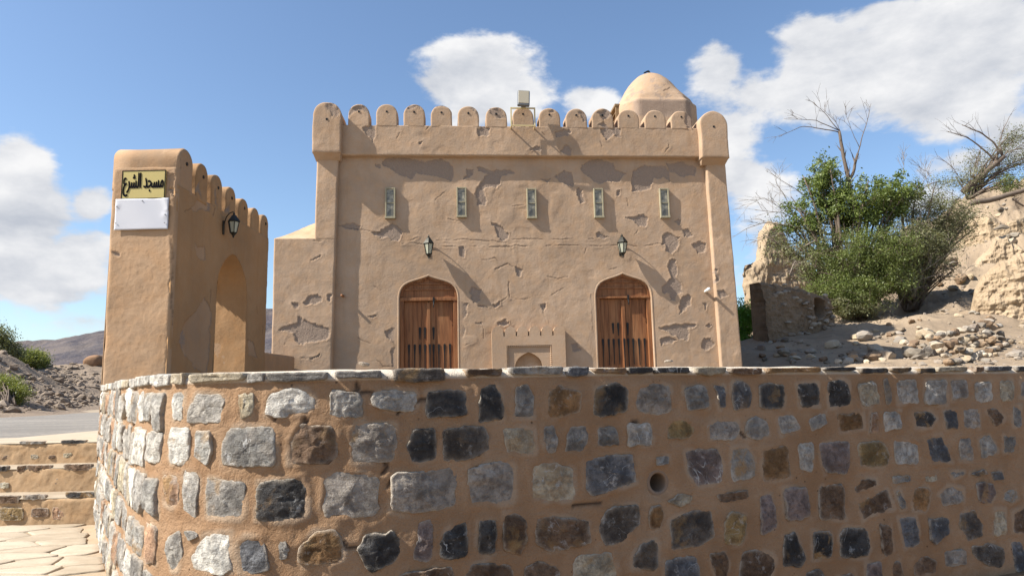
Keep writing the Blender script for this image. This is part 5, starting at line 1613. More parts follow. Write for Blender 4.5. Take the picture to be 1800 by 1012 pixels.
# crazy paving on the lower level
paving = tag(empty('paving', (0, 0, 0)), kind='structure')
rp = random.Random(21)
seeds = []
while len(seeds) < 190:
    p = (rp.uniform(-6.2, -1.2), rp.uniform(2.4, 6.5))
    q = np.array(p) * (1, 1.8)
    if all(np.linalg.norm(q - np.array(s_) * (1, 1.8)) > .31 for s_ in seeds): seeds.append(p)
    elif rp.random() < .002: break
def clip(poly, n, c):
    out = []
    for i in range(len(poly)):
        a, b = poly[i], poly[(i + 1) % len(poly)]
        da, db = np.dot(a, n) - c, np.dot(b, n) - c
        if da <= 0: out.append(a)
        if da * db < 0: out.append(a + (b - a) * (da / (da - db)))
    return out
wall_edge = np.vstack([WC + _wn * .03])
def wall_x(y):      # the flank's x at depth y
    sel = WC[:, 1] < 6.6
    i = np.argmin(np.abs(WC[:900, 1] - y)) if len(WC) > 900 else np.argmin(np.abs(WC[:, 1] - y))
    fl_ = WC[: np.argmin(WC[:, 1])]
    return float(np.interp(-y, -fl_[:, 1], fl_[:, 0]))
SH = np.array([1, 1.9])
for i, s_ in enumerate(seeds):
    s2 = np.array(s_) * SH
    cell = [np.array(q) * SH for q in ((-6.4, 2.3), (-1.0, 2.3), (-1.0, 6.385), (-6.4, 6.385))]
    for j, o_ in enumerate(seeds):
        if i == j: continue
        o2 = np.array(o_) * SH; n = o2 - s2; L = np.linalg.norm(n)
        if L > 2.2: continue
        n = n / L
        cell = clip(cell, n, np.dot((s2 + o2) / 2, n) - .007)
        if len(cell) < 3: break
    if len(cell) < 3: continue
    P = np.array(cell) / SH
    c = P.mean(0)
    if c[0] > wall_x(c[1]) - .02: continue
    # rotate the grain a little
    Lp = np.r_[0, np.cumsum(np.linalg.norm(np.diff(np.vstack([P, P[:1]]), axis=0), axis=1))]
    N = max(14, int(Lp[-1] / .05)); t = np.linspace(0, Lp[-1], N, endpoint=False); Pc = np.vstack([P, P[:1]])
    X = np.stack([np.interp(t, Lp, Pc[:, 0]), np.interp(t, Lp, Pc[:, 1])], -1)
    d = X - c
    X = X - d / (np.linalg.norm(d, axis=1)[:, None] + 1e-6) * (.006 + .010 * fbm(np.stack([X[:, 0], X[:, 1], np.full(N, i)], -1), 9, 3, .5, i))[:, None]
    X[:, 0] = np.minimum(X[:, 0], [wall_x(y) - .0 for y in X[:, 1]])
    tx, ty_ = rp.uniform(-.012, .012), rp.uniform(-.012, .012); h = rp.uniform(.003, .009)
    V = []
    for f, zz in ((1, -.03), (1.0, h - .004), (.94, h), (.6, h + .001), (.25, h)):
        q = c + (X - c) * f
        z = zz + ((q - c) @ np.array([tx, ty_]) + .006 * fbm(np.stack([q[:, 0], q[:, 1], np.zeros(N)], -1), 5, 4, .6, 9) if zz > 0 else 0)
        V.append(np.stack([q[:, 0], q[:, 1], np.full(N, 0.0) + z], -1))
    V = np.concatenate(V)
    F = [(a * N + j, a * N + (j + 1) % N, (a + 1) * N + (j + 1) % N, (a + 1) * N + j) for a in range(4) for j in range(N)] + [tuple(4 * N + j for j in range(N))]
    mesh_np('flagstone', V - np.array([c[0], c[1], 0]), F, M['flag'], paving, True, None, (c[0], c[1], 0))
sheet('unseen_ground', [(-1.9, -9), (9, -9), (9, 6.4), (-1.9, 6.4)], .004, M['unseen_ground'])
gx, gy = np.meshgrid(np.linspace(-14, -1.6, 420), np.linspace(-6, 6.42, 230))
gx, gy = gx.ravel(), gy.ravel()
idx = np.arange(420 * 230).reshape(230, 420)
Fp = np.stack([idx[:-1, :-1], idx[:-1, 1:], idx[1:, 1:], idx[1:, :-1]], -1).reshape(-1, 4)
Pp = np.stack([gx, gy, np.zeros_like(gx)], -1)
M['bed'] = plaster('paving_bed_mortar', (.38, .305, .22))
mesh_np('bed_mortar', np.stack([gx, gy, -.006 + .006 * fbm(Pp, 3, 4, .6, 2)], -1), Fp, M['bed'], paving, True)

# ------------------------------------------------------------------ terrain
def rbf(P, vals):
    P = np.asarray(P, float); n = len(P)
    A = np.linalg.norm(P[:, None] - P[None], axis=2)
    B = np.hstack([np.ones((n, 1)), P])
    K = np.block([[A, B], [B.T, np.zeros((3, 3))]])
    sol = np.linalg.solve(K, np.r_[vals, 0, 0, 0])
    def f(X, Y):
        X = np.asarray(X, float); sh = X.shape; Q = np.stack([X.ravel(), np.asarray(Y, float).ravel()], -1); out = np.empty(len(Q))
        for a in range(0, len(Q), 40000):
            q = Q[a:a + 40000]
            out[a:a + 40000] = np.linalg.norm(q[:, None] - P[None], axis=2) @ sol[:n] + sol[n] + q @ sol[n + 1:]
        return out.reshape(sh)
    return f
def ctrl(lst, extra):
    P, Z = [], []
    for x, y, d in lst:
        p = at_Y(x, y, d); P.append(p[:2]); Z.append(p[2])
    for x, y, z in extra: P.append(np.array([x, y])); Z.append(z)
    return P, Z
HR = rbf(*ctrl([(1305, 648, 15.5), (1400, 648, 15), (1500, 646, 14.5), (1600, 646, 14.3), (1700, 645, 14), (1800, 645, 13.6), (1305, 614, 18), (1400, 609, 18.5), (1500, 602, 18.5), (1600, 594, 18), (1680, 592, 17.5), (1800, 602, 16.5),
                (1330, 594, 20), (1400, 588, 20.5), (1450, 574, 21.5), (1520, 560, 22.5), (1600, 550, 22.5), (1700, 550, 21), (1760, 560, 20), (1800, 575, 19),
                (1640, 520, 26), (1680, 490, 30), (1620, 485, 31), (1720, 470, 29), (1700, 420, 34), (1720, 380, 37), (1740, 338, 40), (1800, 325, 40), (1800, 400, 34), (1800, 470, 28),
                (1660, 410, 38), (1600, 430, 40), (1500, 500, 36), (1420, 525, 33), (1350, 560, 28), (1312, 590, 25)],
               [(15, 62, 2), (30, 62, 6), (50, 62, 8), (6, 9, .58), (14, 8.6, .62), (25, 9, .9), (40, 12, 3.2), (50, 30, 10), (5.2, 16, .75), (6, 45, .9), (5, 30, .9), (5, 62, .5), (32, 50, 11)]))
def right_h(X, Y):
    h = HR(X, Y)
    P3 = np.stack([X, Y, h * .6], -1)
    up = np.clip((h - 1.9) / 4, 0, 1)
    h = h + .12 * fbm(P3, .5, 3, .5, 4) + .045 * fbm(P3, 1.9, 4, .6, 6) + .012 * fbm(P3, 8, 3, .6, 8)
    q_ = h / 1.25 + .55 * fbm(P3, .35, 3, .5, 31) + .15 * fbm(P3, 1.3, 3, .5, 33)
    fr_ = q_ - np.floor(q_); h = h + up * .85 * 1.25 * (sstep(fr_, .62, .93) - fr_)
    h = h + up * (.95 * fbm(P3, .42, 5, .55, 14, True) + .42 * fbm(P3, 1.5, 5, .62, 17, True) - .5 * sstep(fbm(P3, .7, 3, .5, 37), .25, .38))
    return h
def terrain(name, hf, x0, x1, y0, y1, res, mat):
    nx, ny = int((x1 - x0) / res) + 1, int((y1 - y0) / res) + 1
    X, Y = np.meshgrid(np.linspace(x0, x1, nx), np.linspace(y0, y1, ny)); h = hf(X.ravel(), Y.ravel())
    idx = np.arange(nx * ny).reshape(ny, nx)
    F = np.stack([idx[:-1, :-1], idx[:-1, 1:], idx[1:, 1:], idx[1:, :-1]], -1).reshape(-1, 4)
    return tag(mesh_np(name, np.stack([X.ravel(), Y.ravel(), h], -1), F, mat, None, True), kind='structure')
terrain('hillside', right_h, 5.2, 50, 8.6, 62, .125, M['earth'])
HL = rbf(*ctrl([(-120, 735, 15.5), (0, 729, 17), (59, 723, 20), (119, 721, 23.5), (176, 719, 25), (260, 717, 27), (-80, 605, 26), (0, 622, 27), (22, 628, 28), (38, 648, 30), (75, 655, 33), (110, 650, 35), (155, 640, 37), (182, 641, 37), (240, 645, 38), (0, 675, 22), (60, 688, 25), (100, 690, 28), (150, 684, 31), (0, 705, 19)],
               [(-45, 14, .6), (-30, 14.2, .6), (-16, 14.4, .6), (-8, 20.5, .6), (-4, 20, .6), (-6, 24, .6), (-45, 40, 3.2), (-30, 50, 1.5), (-15, 60, .8), (-45, 70, 1), (-5, 45, 1.2), (-5, 70, .5), (-25, 40, 2.2)]))
def left_h(X, Y):
    h = HL(X, Y); P3 = np.stack([X, Y, h], -1); up = np.clip((h - .75) / .6, 0, 1)
    return h + up * (.22 * fbm(P3, .45, 4, .55, 3) + .10 * fbm(P3, 1.7, 4, .6, 5, True) + .03 * fbm(P3, 7, 3, .6, 7)) - .03 * (1 - up)
terrain('rubble_mound', left_h, -45, -4.5, 14, 70, .16, M['mound'])
# far hill
sky_u = np.array([-1.6, -1.0, -.85, px_uv(0, 637)[0], px_uv(60, 612)[0], px_uv(90, 603)[0], px_uv(120, 597)[0], px_uv(183, 586)[0], px_uv(300, 560)[0], px_uv(478, 532)[0], -.1, .3, .7])
sky_v = np.array([.01, .03, .036, px_uv(0, 637)[1], px_uv(60, 612)[1], px_uv(90, 603)[1], px_uv(120, 597)[1], px_uv(183, 586)[1], px_uv(300, 560)[1], px_uv(478, 532)[1], .12, .05, .02])
def hill_h(X, Y):
    e = np.interp(X / 520.0 * (1.0), sky_u, sky_v)
    prof = np.where(Y < 520, sstep(Y, 225, 520) ** 1.5, 1 - .9 * sstep(Y, 520, 760))
    P3 = np.stack([X, Y, np.zeros_like(X)], -1)
    z = e * 520 * prof
    return .3 + z * .92 + prof * (1 - .86 * np.exp(-((Y - 520) / 45.0) ** 2)) * (9 * fbm(P3, .012, 5, .55, 3, True) - 4 + 4 * fbm(P3, .06, 4, .6, 5, True)) * np.clip(e * 14, .2, 1) + prof * 1.2 * fbm(P3, .09, 3, .6, 9)
terrain('far_hill', hill_h, -720, 330, 225, 760, 3.2, M['hill'])

def hit(hf, x, y, t0=8, t1=60):
    d = ray(x, y); t = np.linspace(t0, t1, 500); P = O + d * t[:, None]
    h = hf(P[:, 0], P[:, 1]); k = np.nonzero(P[:, 2] < h)[0]
    i = k[0] if len(k) else len(t) - 1
    return np.array([P[i, 0], P[i, 1], h[i]])

# ------------------------------------------------------------------ rocks
def rock_shape(seed, sub=2, flat=.7):
    bm = bmesh.new(); bmesh.ops.create_icosphere(bm, subdivisions=sub, radius=1)
    V = np.array([v.co[:] for v in bm.verts]); F = np.array([[v.index for v in f.verts] for f in bm.faces]); bm.free()
    r = np.random.default_rng(seed)
    for _ in range(11):      # chop flats off
        n = r.normal(size=3); n /= np.linalg.norm(n); dcut = r.uniform(.5, .82)
        k = V @ n; V = V - np.where(k > dcut, (k - dcut) * .97, 0)[:, None] * n
    V = V * (1 + .22 * fbm(V, 1.3, 3, .5, seed) + .05 * fbm(V, 5, 2, .5, seed))[:, None]
    V = V * np.array([r.uniform(.85, 1.25), r.uniform(.7, 1.0), flat * r.uniform(.8, 1.15)])
    return V, F
SHAPES = [rock_shape(i + 1, 2) for i in range(12)]
ROCK_ME = []
for V, F in SHAPES:
    o = mesh_np('rock', V, F, M['rock'], None, False); ROCK_ME.append(o.data); bpy.data.objects.remove(o)
def rock(P, size, parent=None, name='rock', rz=None, flat=1.0, sink=.3):
    me = ROCK_ME[rp.randrange(12)]
    o = bpy.data.objects.new(name, me); link(o, parent)
    o.location = (P[0], P[1], P[2] + size * (.62 - sink) * .7)
    o.rotation_euler = (rp.uniform(-.3, .3), rp.uniform(-.3, .3), rp.uniform(0, 6.28) if rz is None else rz)
    o.scale = (size, size, size * flat)
    return o
def rock_mass(name, mat, pts, sizes, label=None, parent=None):
    VV, FF, n = [], [], 0
    for P, s_ in zip(pts, sizes):
        V, F = SHAPE_LO[rp.randrange(8)]
        a = rp.uniform(0, 6.28); b = rp.uniform(-.5, .5); ca, sa, cb, sb = math.cos(a), math.sin(a), math.cos(b), math.sin(b)
        Rm = np.array([[ca, -sa, 0], [sa, ca, 0], [0, 0, 1]]) @ np.array([[cb, 0, sb], [0, 1, 0], [-sb, 0, cb]])
        VV.append((V * s_) @ Rm.T + np.asarray(P)); FF.append(F + n); n += len(V)
    o = mesh_np(name, np.concatenate(VV), np.concatenate(FF), mat, parent, False)
    return tag(o, label, None, None, 'stuff')
SHAPE_LO = [rock_shape(40 + i, 1, .6) for i in range(8)]
# rubble on the far side of the road
pts, sz = [], []
qx, qy = RNG.uniform(-40, -5, 26000), RNG.uniform(15.5, 44, 26000)
qh = left_h(qx, qy); qd = .55 + .9 * fbm(np.stack([qx, qy, 0 * qx], -1), .25, 3, .5, 77)
ok_ = (qx / qy > -1.05) & (qx / qy < -.35) & (qh > .74) & (RNG.uniform(0, 1, 26000) < qd)
for x, y, h in np.stack([qx, qy, qh], -1)[ok_][:6500]:
    s_ = min(.035 + rp.expovariate(1 / .06), .30); pts.append((x, y, h + .12 * s_)); sz.append(s_)
rock_mass('rubble', M['rubble'], pts, sz)
bp = hit(left_h, 168, 640, 15, 60)
bo = MB()
V, F = rock_shape(91, 3, 1.0)
V = np.sign(V) * np.abs(V) ** .7
M['brown_block'] = m_rock('brown_block_rock', (.22, .13, .075), (.27, .165, .10), (.17, .10, .06))
o = mesh_np('boulder', V * np.array([.52, .5, .42]), F, M['brown_block']); p_ = at_Y(168, 633, bp[1]); o.location = (p_[0], p_[1], p_[2] - .05)
tag(o, 'brown squarish boulder on top of the rubble mound near the gate wall', 'boulder')

# stones on the hillside behind the garden wall
TINT = [('grey', (.82, .86, .9)), ('grey', (.95, .96, .98)), ('tan', (1.0, .93, .80)), ('brown', (.78, .64, .52)), ('pale', (1.25, 1.22, 1.14)), ('dark grey', (.58, .58, .58))]
def scatter(n, x0, x1, y0, y1, s0, s1, label, group, cat='rock', flat=1.0, ok=None):
    k = 0
    while k < n:
        px_, py_ = rp.uniform(x0, x1), rp.uniform(y0, y1)
        if ok and not ok(px_, py_): continue
        P = hit(right_h, px_, py_); big = rp.random() < .22; s_ = rp.uniform(s0, s1) * (1.6 if big else .9)
        cn, cc = rp.choice(TINT)
        o = tag(rock(P, s_, None, 'rock', None, flat), label.format(('large ' if big else 'small ') + cn), cat, group); o.color = (*cc, 1); k += 1
scatter(46, 1500, 1665, 582, 634, .10, .19, '{} field stone lying among others in the shade cast by the mosque', 'stones in the shade behind the wall')
scatter(26, 1325, 1520, 598, 640, .09, .17, '{} half buried stone in the dark shade close beside the mosque', 'stones in the dark shade beside the mosque')
scatter(14, 1452, 1560, 626, 641, .08, .15, '{} stone in sunlight just above the garden wall top', 'pale stones above the wall top')
scatter(16, 1560, 1800, 548, 582, .05, .11, '{} stone lying on the sunlit earth below the mud ruin', 'stones on the sunlit earth')
scatter(12, 1710, 1800, 592, 640, .07, .13, '{} stone lying on bare earth beyond the low dry stone wall', 'stones beyond the dry stone wall')
scatter(40, 1640, 1800, 335, 530, .10, .26, '{} rough block weathering out of the sunlit hillside', 'blocks on the hillside')
pts, sz = [], []
qx, qy = RNG.uniform(6, 34, 26000), RNG.uniform(11, 40, 26000)
qh = right_h(qx, qy); qd = .35 + 1.1 * fbm(np.stack([qx, qy, 0 * qx], -1), .3, 3, .5, 55)
ok_ = (qx / qy > .3) & (qx / qy < .85) & (RNG.uniform(0, 1, 26000) < qd)
for x, y, h in np.stack([qx, qy, qh], -1)[ok_][:6500]:
    s_ = min(.014 + rp.expovariate(1 / .024), .13); pts.append((x, y, h + .1 * s_)); sz.append(s_)
rock_mass('gravel', M['rock'], pts, sz)

# low dry stone wall
dw = empty('dry_stone_wall', tuple(hit(right_h, 1665, 636))); tag(dw, 'short low dry stone wall of rounded field stones on the slope', 'dry stone wall')
A = hit(right_h, 1672, 643); B = hit(right_h, 1778, 602)
dwl = np.array(dw.location)
for c in range(4):
    t = -.02
    while t < 1:
        s_ = rp.uniform(.10, .16); L = np.linalg.norm(B[:2] - A[:2])
        xy = A[:2] + (B[:2] - A[:2]) * t
        n_ = np.array([(B - A)[1], -(B - A)[0]]); n_ /= np.linalg.norm(n_)
        xy = xy - n_ * (.10 * c) + n_ * rp.uniform(-.04, .04)
        z = float(right_h(np.array([xy[0]]), np.array([xy[1]]))[0]) + .02 + c * .165 + rp.uniform(-.02, .02)
        o = rock((xy[0] - dwl[0], xy[1] - dwl[1], z - dwl[2]), s_, dw, 'stone', None, 1.05, .25)
        o.color = (*rp.choice(TINT)[1], 1)
        t += s_ * 1.75 / L * rp.uniform(.9, 1.15)
core_pts = []
# ------------------------------------------------------------------ mud and stone ruins
def lump(name, mat, center, size, rz, seed, amp=.25, pw=.45, parent=None, nu=130, nv=90, lean=(0, 0)):
    u, v = np.meshgrid(np.linspace(0, 2 * PI, nu, endpoint=False), np.linspace(-PI / 2, PI / 2, nv)); u, v = u.ravel(), v.ravel()
    sg = lambda a, p: np.sign(a) * np.abs(a) ** p
    n = np.stack([np.cos(v) * np.cos(u), np.cos(v) * np.sin(u), np.sin(v)], -1)
    V = np.stack([sg(np.cos(v), pw) * sg(np.cos(u), pw), sg(np.cos(v), pw) * sg(np.sin(u), pw), sg(np.sin(v), pw)], -1) * np.array(size)
    V[:, 0] += lean[0] * V[:, 2]; V[:, 1] += lean[1] * V[:, 2]
    d = amp * (fbm(V, 1.3, 5, .6, seed, True) * .8 + .8 * fbm(V, .55, 3, .5, seed + 3)) + amp * .3 * fbm(V, 5, 4, .62, seed + 7, True)
    pit_ = fbm(V, 2.6, 3, .5, seed + 11); d -= amp * .7 * sstep(pit_, .22, .42)
    V = V + n * d[:, None]
    c, s_ = math.cos(rz), math.sin(rz); V = V @ np.array([[c, s_, 0], [-s_, c, 0], [0, 0, 1]])
    idx = np.arange(nu * nv).reshape(nv, nu); nx_ = np.roll(idx, -1, 1)
    F = np.stack([idx[:-1], nx_[:-1], nx_[1:], idx[1:]], -1).reshape(-1, 4)
    return mesh_np(name, V, F, mat, parent, True, None, tuple(center))
# the big rounded block at the picture's edge
def rag_wall(name, label, prof, Y0, Y1, zbase, thick, seed, mat):
    """a broken mud wall with a ragged top: prof is its skyline (measured), Y0..Y1 the depth along it"""
    pr = np.array([at_Y(x, y, Y0 + (Y1 - Y0) * i / (len(prof) - 1)) for i, (x, y) in enumerate(prof)])
    a, b = pr[0], pr[-1]; L = np.linalg.norm((b - a)[:2]); dr = (b - a)[:2] / L; nn = np.array([dr[1], -dr[0]])
    sp = (pr[:, :2] - a[:2]) @ dr
    nu, nv = 170, 130; u, v = np.meshgrid(np.linspace(0, 1, nu), np.linspace(0, 1, nv)); S = u.ravel() * L; v = v.ravel()
    top = np.interp(S, sp, pr[:, 2]) + .16 * fbm(np.stack([S, 0 * S, 0 * S], -1), 2.2, 4, .6, seed)
    Z = zbase + v * (top - zbase); P3 = np.stack([S, 0 * S, Z], -1)
    out = .22 * fbm(P3, .9, 5, .6, seed + 2, True) + .09 * fbm(P3, 3.5, 5, .62, seed + 4, True) + .10 * fbm(P3 * (1, 1, .25), 2.5, 3, .5, seed + 6)
    k = np.minimum(np.minimum(S, L - S), (top - Z)); out -= np.where(k < .3, (.3 - k) ** 2 * 3.2, 0)
    out -= v * .35
    mp = lambda S_, Z_, o_: np.stack([a[0] + S_ * dr[0] + o_ * nn[0], a[1] + S_ * dr[1] + o_ * nn[1], Z_], -1)
    V = np.concatenate([mp(S, Z, out + thick / 2), mp(S, Z, -out - thick / 2 - v * .2)])
    idx = np.arange(nu * nv).reshape(nv, nu); n = nu * nv
    f = np.stack([idx[:-1, :-1], idx[:-1, 1:], idx[1:, 1:], idx[1:, :-1]], -1).reshape(-1, 4)
    lp = np.concatenate([idx[0, :], idx[1:, -1], idx[-1, -2::-1], idx[-2:0:-1, 0]]); nx_ = np.roll(lp, -1)
    F = np.concatenate([f, f[:, ::-1] + n, np.stack([nx_, lp, lp + n, nx_ + n], -1)])
    return tag(mesh_np(name, V - np.array([a[0], a[1], zbase]), F, mat, None, True, None, (a[0], a[1], zbase)), label, 'mud ruin')
rag_wall('mud_ruin', 'tall pale stump of mud tower half hidden behind the green tree', [(1309, 482), (1313, 466), (1336, 455), (1342, 402), (1352, 388), (1368, 392), (1378, 420), (1392, 440), (1410, 455), (1432, 470)], 28.5, 29.5, .4, .9, 3, M['mud'])
rag_wall('mud_ruin', 'lower broken mud wall running behind the tree from the tower stump', [(1425, 480), (1450, 470), (1490, 490), (1530, 500), (1570, 478), (1600, 490)], 31, 33, 1.2, .6, 13, M['mud'])
rag_wall('mud_ruin', 'big sunlit block of ruined mud wall on the slope beyond the dry stone wall', [(1706, 545), (1714, 508), (1728, 482), (1758, 463), (1800, 442), (1850, 425), (1900, 425)], 20.6, 19.2, 1.6, 1.1, 43, M['mud'])
rag_wall('rock_outcrop', 'broken earth cliff high on the sunlit hillside below the leaning tree', [(1682, 425), (1692, 396), (1708, 383), (1735, 378), (1762, 392), (1800, 384), (1840, 390)], 33, 31, 6.0, 1.0, 53, M['mud'])
rag_wall('rock_outcrop', 'small eroded outcrop with a dark hollow beside it, midway up the hillside', [(1706, 478), (1718, 452), (1738, 436), (1748, 418), (1768, 414), (1780, 428), (1800, 432), (1830, 440)], 27.5, 26.5, 3.0, .9, 63, M['mud'])
# the shaded stone ruin beside the mosque
ra = hit(right_h, 1341, 600); rb = at_Y(1452, 572, ra[1] + 1.3)
ruin = empty('ruined_wall', tuple(ra)); tag(ruin, 'ruined stone and mud wall with a dark hole, partly in the shade of the mosque', 'ruined wall')
dirr = (rb - ra)[:2]; LR = np.linalg.norm(dirr); dirr /= LR; nr_ = np.array([dirr[1], -dirr[0]])
print('ruin', ra, rb)
ztop_r = at_Y(1335, 497, ra[1])[2] - ra[2]
hx, hz = LR * .80, ztop_r * .60
def ruin_map(S, Z, o): return np.stack([S * dirr[0] + o * nr_[0], S * dirr[1] + o * nr_[1], Z], -1)
def ruin_face():
    nu, nv = 220, 160; u, v = np.meshgrid(np.linspace(0, 1, nu), np.linspace(0, 1, nv)); u, v = u.ravel(), v.ravel()
    topz = ztop_r * (1 - .10 * u - .10 * u ** 3) + .10 * fbm(np.stack([u * 3, u * 0, u * 0], -1), 2.5, 4, .6, 3)
    S = u * LR; Z = -.6 + v * (topz + .6); P3 = np.stack([S, Z * 0, Z], -1)
    out = .10 * fbm(P3, 2, 4, .6, 5, True) + .05 * fbm(P3, 7, 4, .6, 8) - .10 * v
    hole_ = np.hypot((S - hx) / .26, (Z - hz) / .30); out -= .5 * sstep(hole_, 1.1, .75)
    out -= np.clip(.12 - u * LR, 0, .12) * .8 + np.clip(.12 - (topz - Z), 0, .12) * .9
    Vf = ruin_map(S, Z, out + .3); Vb = ruin_map(S[-nu:], Z[-nu:] - .05, np.full(nu, -.35)); Vb2 = ruin_map(S[:nu], Z[:nu], np.full(nu, -.35))
    idx = np.arange(nu * nv).reshape(nv, nu); n = nu * nv
    F = [np.stack([idx[:-1, :-1], idx[:-1, 1:], idx[1:, 1:], idx[1:, :-1]], -1).reshape(-1, 4)]
    j = np.arange(nu)
    F.append(np.stack([idx[-1, :-1], idx[-1, 1:], n + j[1:], n + j[:-1]], -1)); F.append(np.stack([n + j[:-1], n + j[1:], n + nu + j[1:], n + nu + j[:-1]], -1))
    V = np.concatenate([Vf, Vb, Vb2])
    # close the ends
    e0 = idx[:, 0]; e1 = idx[:, -1]; m = len(V)
    V = np.concatenate([V, ruin_map(S[e0], Z[e0], np.full(nv, -.35)), ruin_map(S[e1], Z[e1], np.full(nv, -.35))])
    jj = np.arange(nv)
    F.append(np.stack([e0[1:], e0[:-1], m + jj[:-1], m + jj[1:]], -1)); F.append(np.stack([e1[:-1], e1[1:], m + nv + jj[1:], m + nv + jj[:-1]], -1))
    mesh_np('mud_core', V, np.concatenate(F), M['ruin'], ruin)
ruin_face()
for i in range(75):
    u = rp.uniform(.12, 1.0); v = rp.uniform(.05, 1.0)
    if u < .45 and v < .75 and rp.random() < .7: continue
    S, Z = u * LR, v * ztop_r * (1 - .10 * u - .1 * u ** 3)
    if math.hypot((S - hx) / .30, (Z - hz) / .34) < 1.0: continue
    q = ruin_map(np.array([S]), np.array([Z]), np.array([.32 - .10 * v + rp.uniform(-.03, .05)]))[0]
    o = rock(q, rp.uniform(.07, .14), ruin, 'stone', None, .9, .62)

# ------------------------------------------------------------------ trees
def bez(a, b, n, sag, wob, seed):
    a, b = np.asarray(a, float), np.asarray(b, float); t = np.linspace(0, 1, n)[:, None]
    c = (a + b) / 2 + np.array(sag)
    p = (1 - t) ** 2 * a + 2 * t * (1 - t) * c + t ** 2 * b
    rs = np.random.default_rng(seed); tt = t[:, 0]
    nz = sum(rs.uniform(-1, 1, (1, 3)) / f * np.sin(tt[:, None] * f * PI + rs.uniform(0, 6, (1, 3))) for f in (1.0, 2.1, 4.3)) * .45
    return p + nz * wob * np.sin(t * PI * .5) * np.linalg.norm(b - a)
def leaves(name, mat, parent, tips, per, rad, size, loc, seed, aspect=.45, droop=.3, kind=None):
    r = np.random.default_rng(seed); tips = np.asarray(tips); per = int(per * 1.5); n = len(tips) * per
    c = np.repeat(tips, per, 0) + r.normal(size=(n, 3)) * rad * np.array([1, 1, .8])
    d = r.normal(size=(n, 3)); d[:, 2] -= droop; d /= np.linalg.norm(d, axis=1)[:, None]
    s_ = np.cross(d, r.normal(size=(n, 3))); s_ /= np.linalg.norm(s_, axis=1)[:, None] + 1e-9
    L = size * r.uniform(.6, 1.3, n)[:, None]
    V = np.stack([c - d * L * .5, c + s_ * L * aspect * .5, c + d * L * .5, c - s_ * L * aspect * .5], 1).reshape(-1, 3) - np.asarray(loc)
    F = np.arange(n * 4).reshape(n, 4)
    cl = np.repeat(r.uniform(0, 1, len(tips)), per)
    tint = np.repeat(np.clip(.45 * cl + .55 * r.uniform(0, 1, n), 0, 1), 4)
    return mesh_np(name, V, F, mat, parent, False, {'tint': tint})
def pxY(x, y, Y): return at_Y(x, y, Y)
def make_tree(name, label, cat, base, blobs, bark, seed, trunk_r=.09, group=None, stems=1, spread=.15, twig_r=.012):
    """blobs: (centre, radii, limbs, twigs per limb, leaves per twig, leaf material, leaf size, cluster radius)"""
    r = random.Random(seed); base = np.asarray(base, float)
    root = empty(name, tuple(base)); tag(root, label, cat, group)
    tr, tw = MB(), MB(); crowns = {}
    k = 0
    for (c, rad, nl, ntw, per, mat, size, crad) in blobs:
        c, rad = np.asarray(c, float), np.asarray(rad, float); tips = []
        for i in range(nl):
            while True:
                q = np.array([r.uniform(-1, 1) for _ in range(3)])
                if q @ q < 1: break
            b = base + np.array([r.uniform(-1, 1), r.uniform(-1, 1), 0]) * spread
            e = c + rad * q * .75
            L = np.linalg.norm(e - b)
            p = bez(b, e, 9, (0, 0, .18 * L), .06, seed + k); k += 1
            r0 = trunk_r * r.uniform(.45, 1)
            tr.tube(p, list(np.linspace(r0, max(.012, r0 * .22), 9)), 5)
            for j in range(ntw):
                while True:
                    q2 = np.array([r.uniform(-1, 1) for _ in range(3)])
                    if q2 @ q2 < 1: break
                s_ = p[r.randint(4, 8)]; t_ = c + rad * q2
                dv = t_ - s_; dl = np.linalg.norm(dv)
                if dl > max(rad) * 1.1: t_ = s_ + dv / dl * max(rad) * r.uniform(.5, 1.1)
                w_ = bez(s_, t_, 5, (0, 0, .1 * dl), .12, seed + 500 + k); k += 1
                tw.tube(w_, list(np.linspace(twig_r, .004, 5)), 3, False)
                tips += [w_[-1], w_[3] * .7 + w_[4] * .3, w_[3]] if per else []
        if per and tips: crowns.setdefault((mat, size, crad, per), []).extend(tips)
    tr.v = [v - base for v in tr.v]; tr.build('trunk', bark, root, True)
    if tw.n: tw.v = [v - base for v in tw.v]; tw.build('branches', bark, root, True)
    for q, ((mat, size, crad, per), tips) in enumerate(crowns.items()):
        leaves('crown', mat, root, tips, per, crad, size, base, seed + 77 + q)
    return root
g = M
TD = 23.0
def B_(x, y, rx, ry, Y, dep): c = pxY(x, y, Y); return c, (rx * Y / FPX, dep, ry * Y / FPX)
def blob(x, y, rx, ry, Y, dep, nl, ntw, per, mat, size, crad):
    c, rad = B_(x, y, rx, ry, Y, dep); return (c, rad, nl, ntw, per, mat, size, crad)
b1 = hit(right_h, 1495, 562)
t1 = make_tree('leafy_tree', 'bright green leafy tree with bare dead limbs standing above the ruined wall', 'tree', b1, [
    blob(1448, 312, 62, 42, 23.4, 1.1, 8, 7, 26, g['leaf_green'], .105, 0.101), blob(1395, 365, 58, 52, 23.6, 1.0, 6, 6, 22, g['leaf_green'], .10, 0.109), blob(1500, 352, 75, 52, 23.2, 1.3, 10, 7, 26, g['leaf_green'], .105, 0.109),
    blob(1578, 335, 65, 38, 23.4, 1.2, 8, 7, 26, g['leaf_green'], .105, 0.101), blob(1440, 430, 75, 45, 23.3, 1.2, 7, 6, 20, g['leaf_olive'], .085, 0.125), blob(1365, 410, 55, 60, 24, .9, 8, 7, 9, g['leaf_olive'], .075, 0.140)], g['bark'], 31, .10)
FOL = 1
b2 = hit(right_h, 1510, 562)
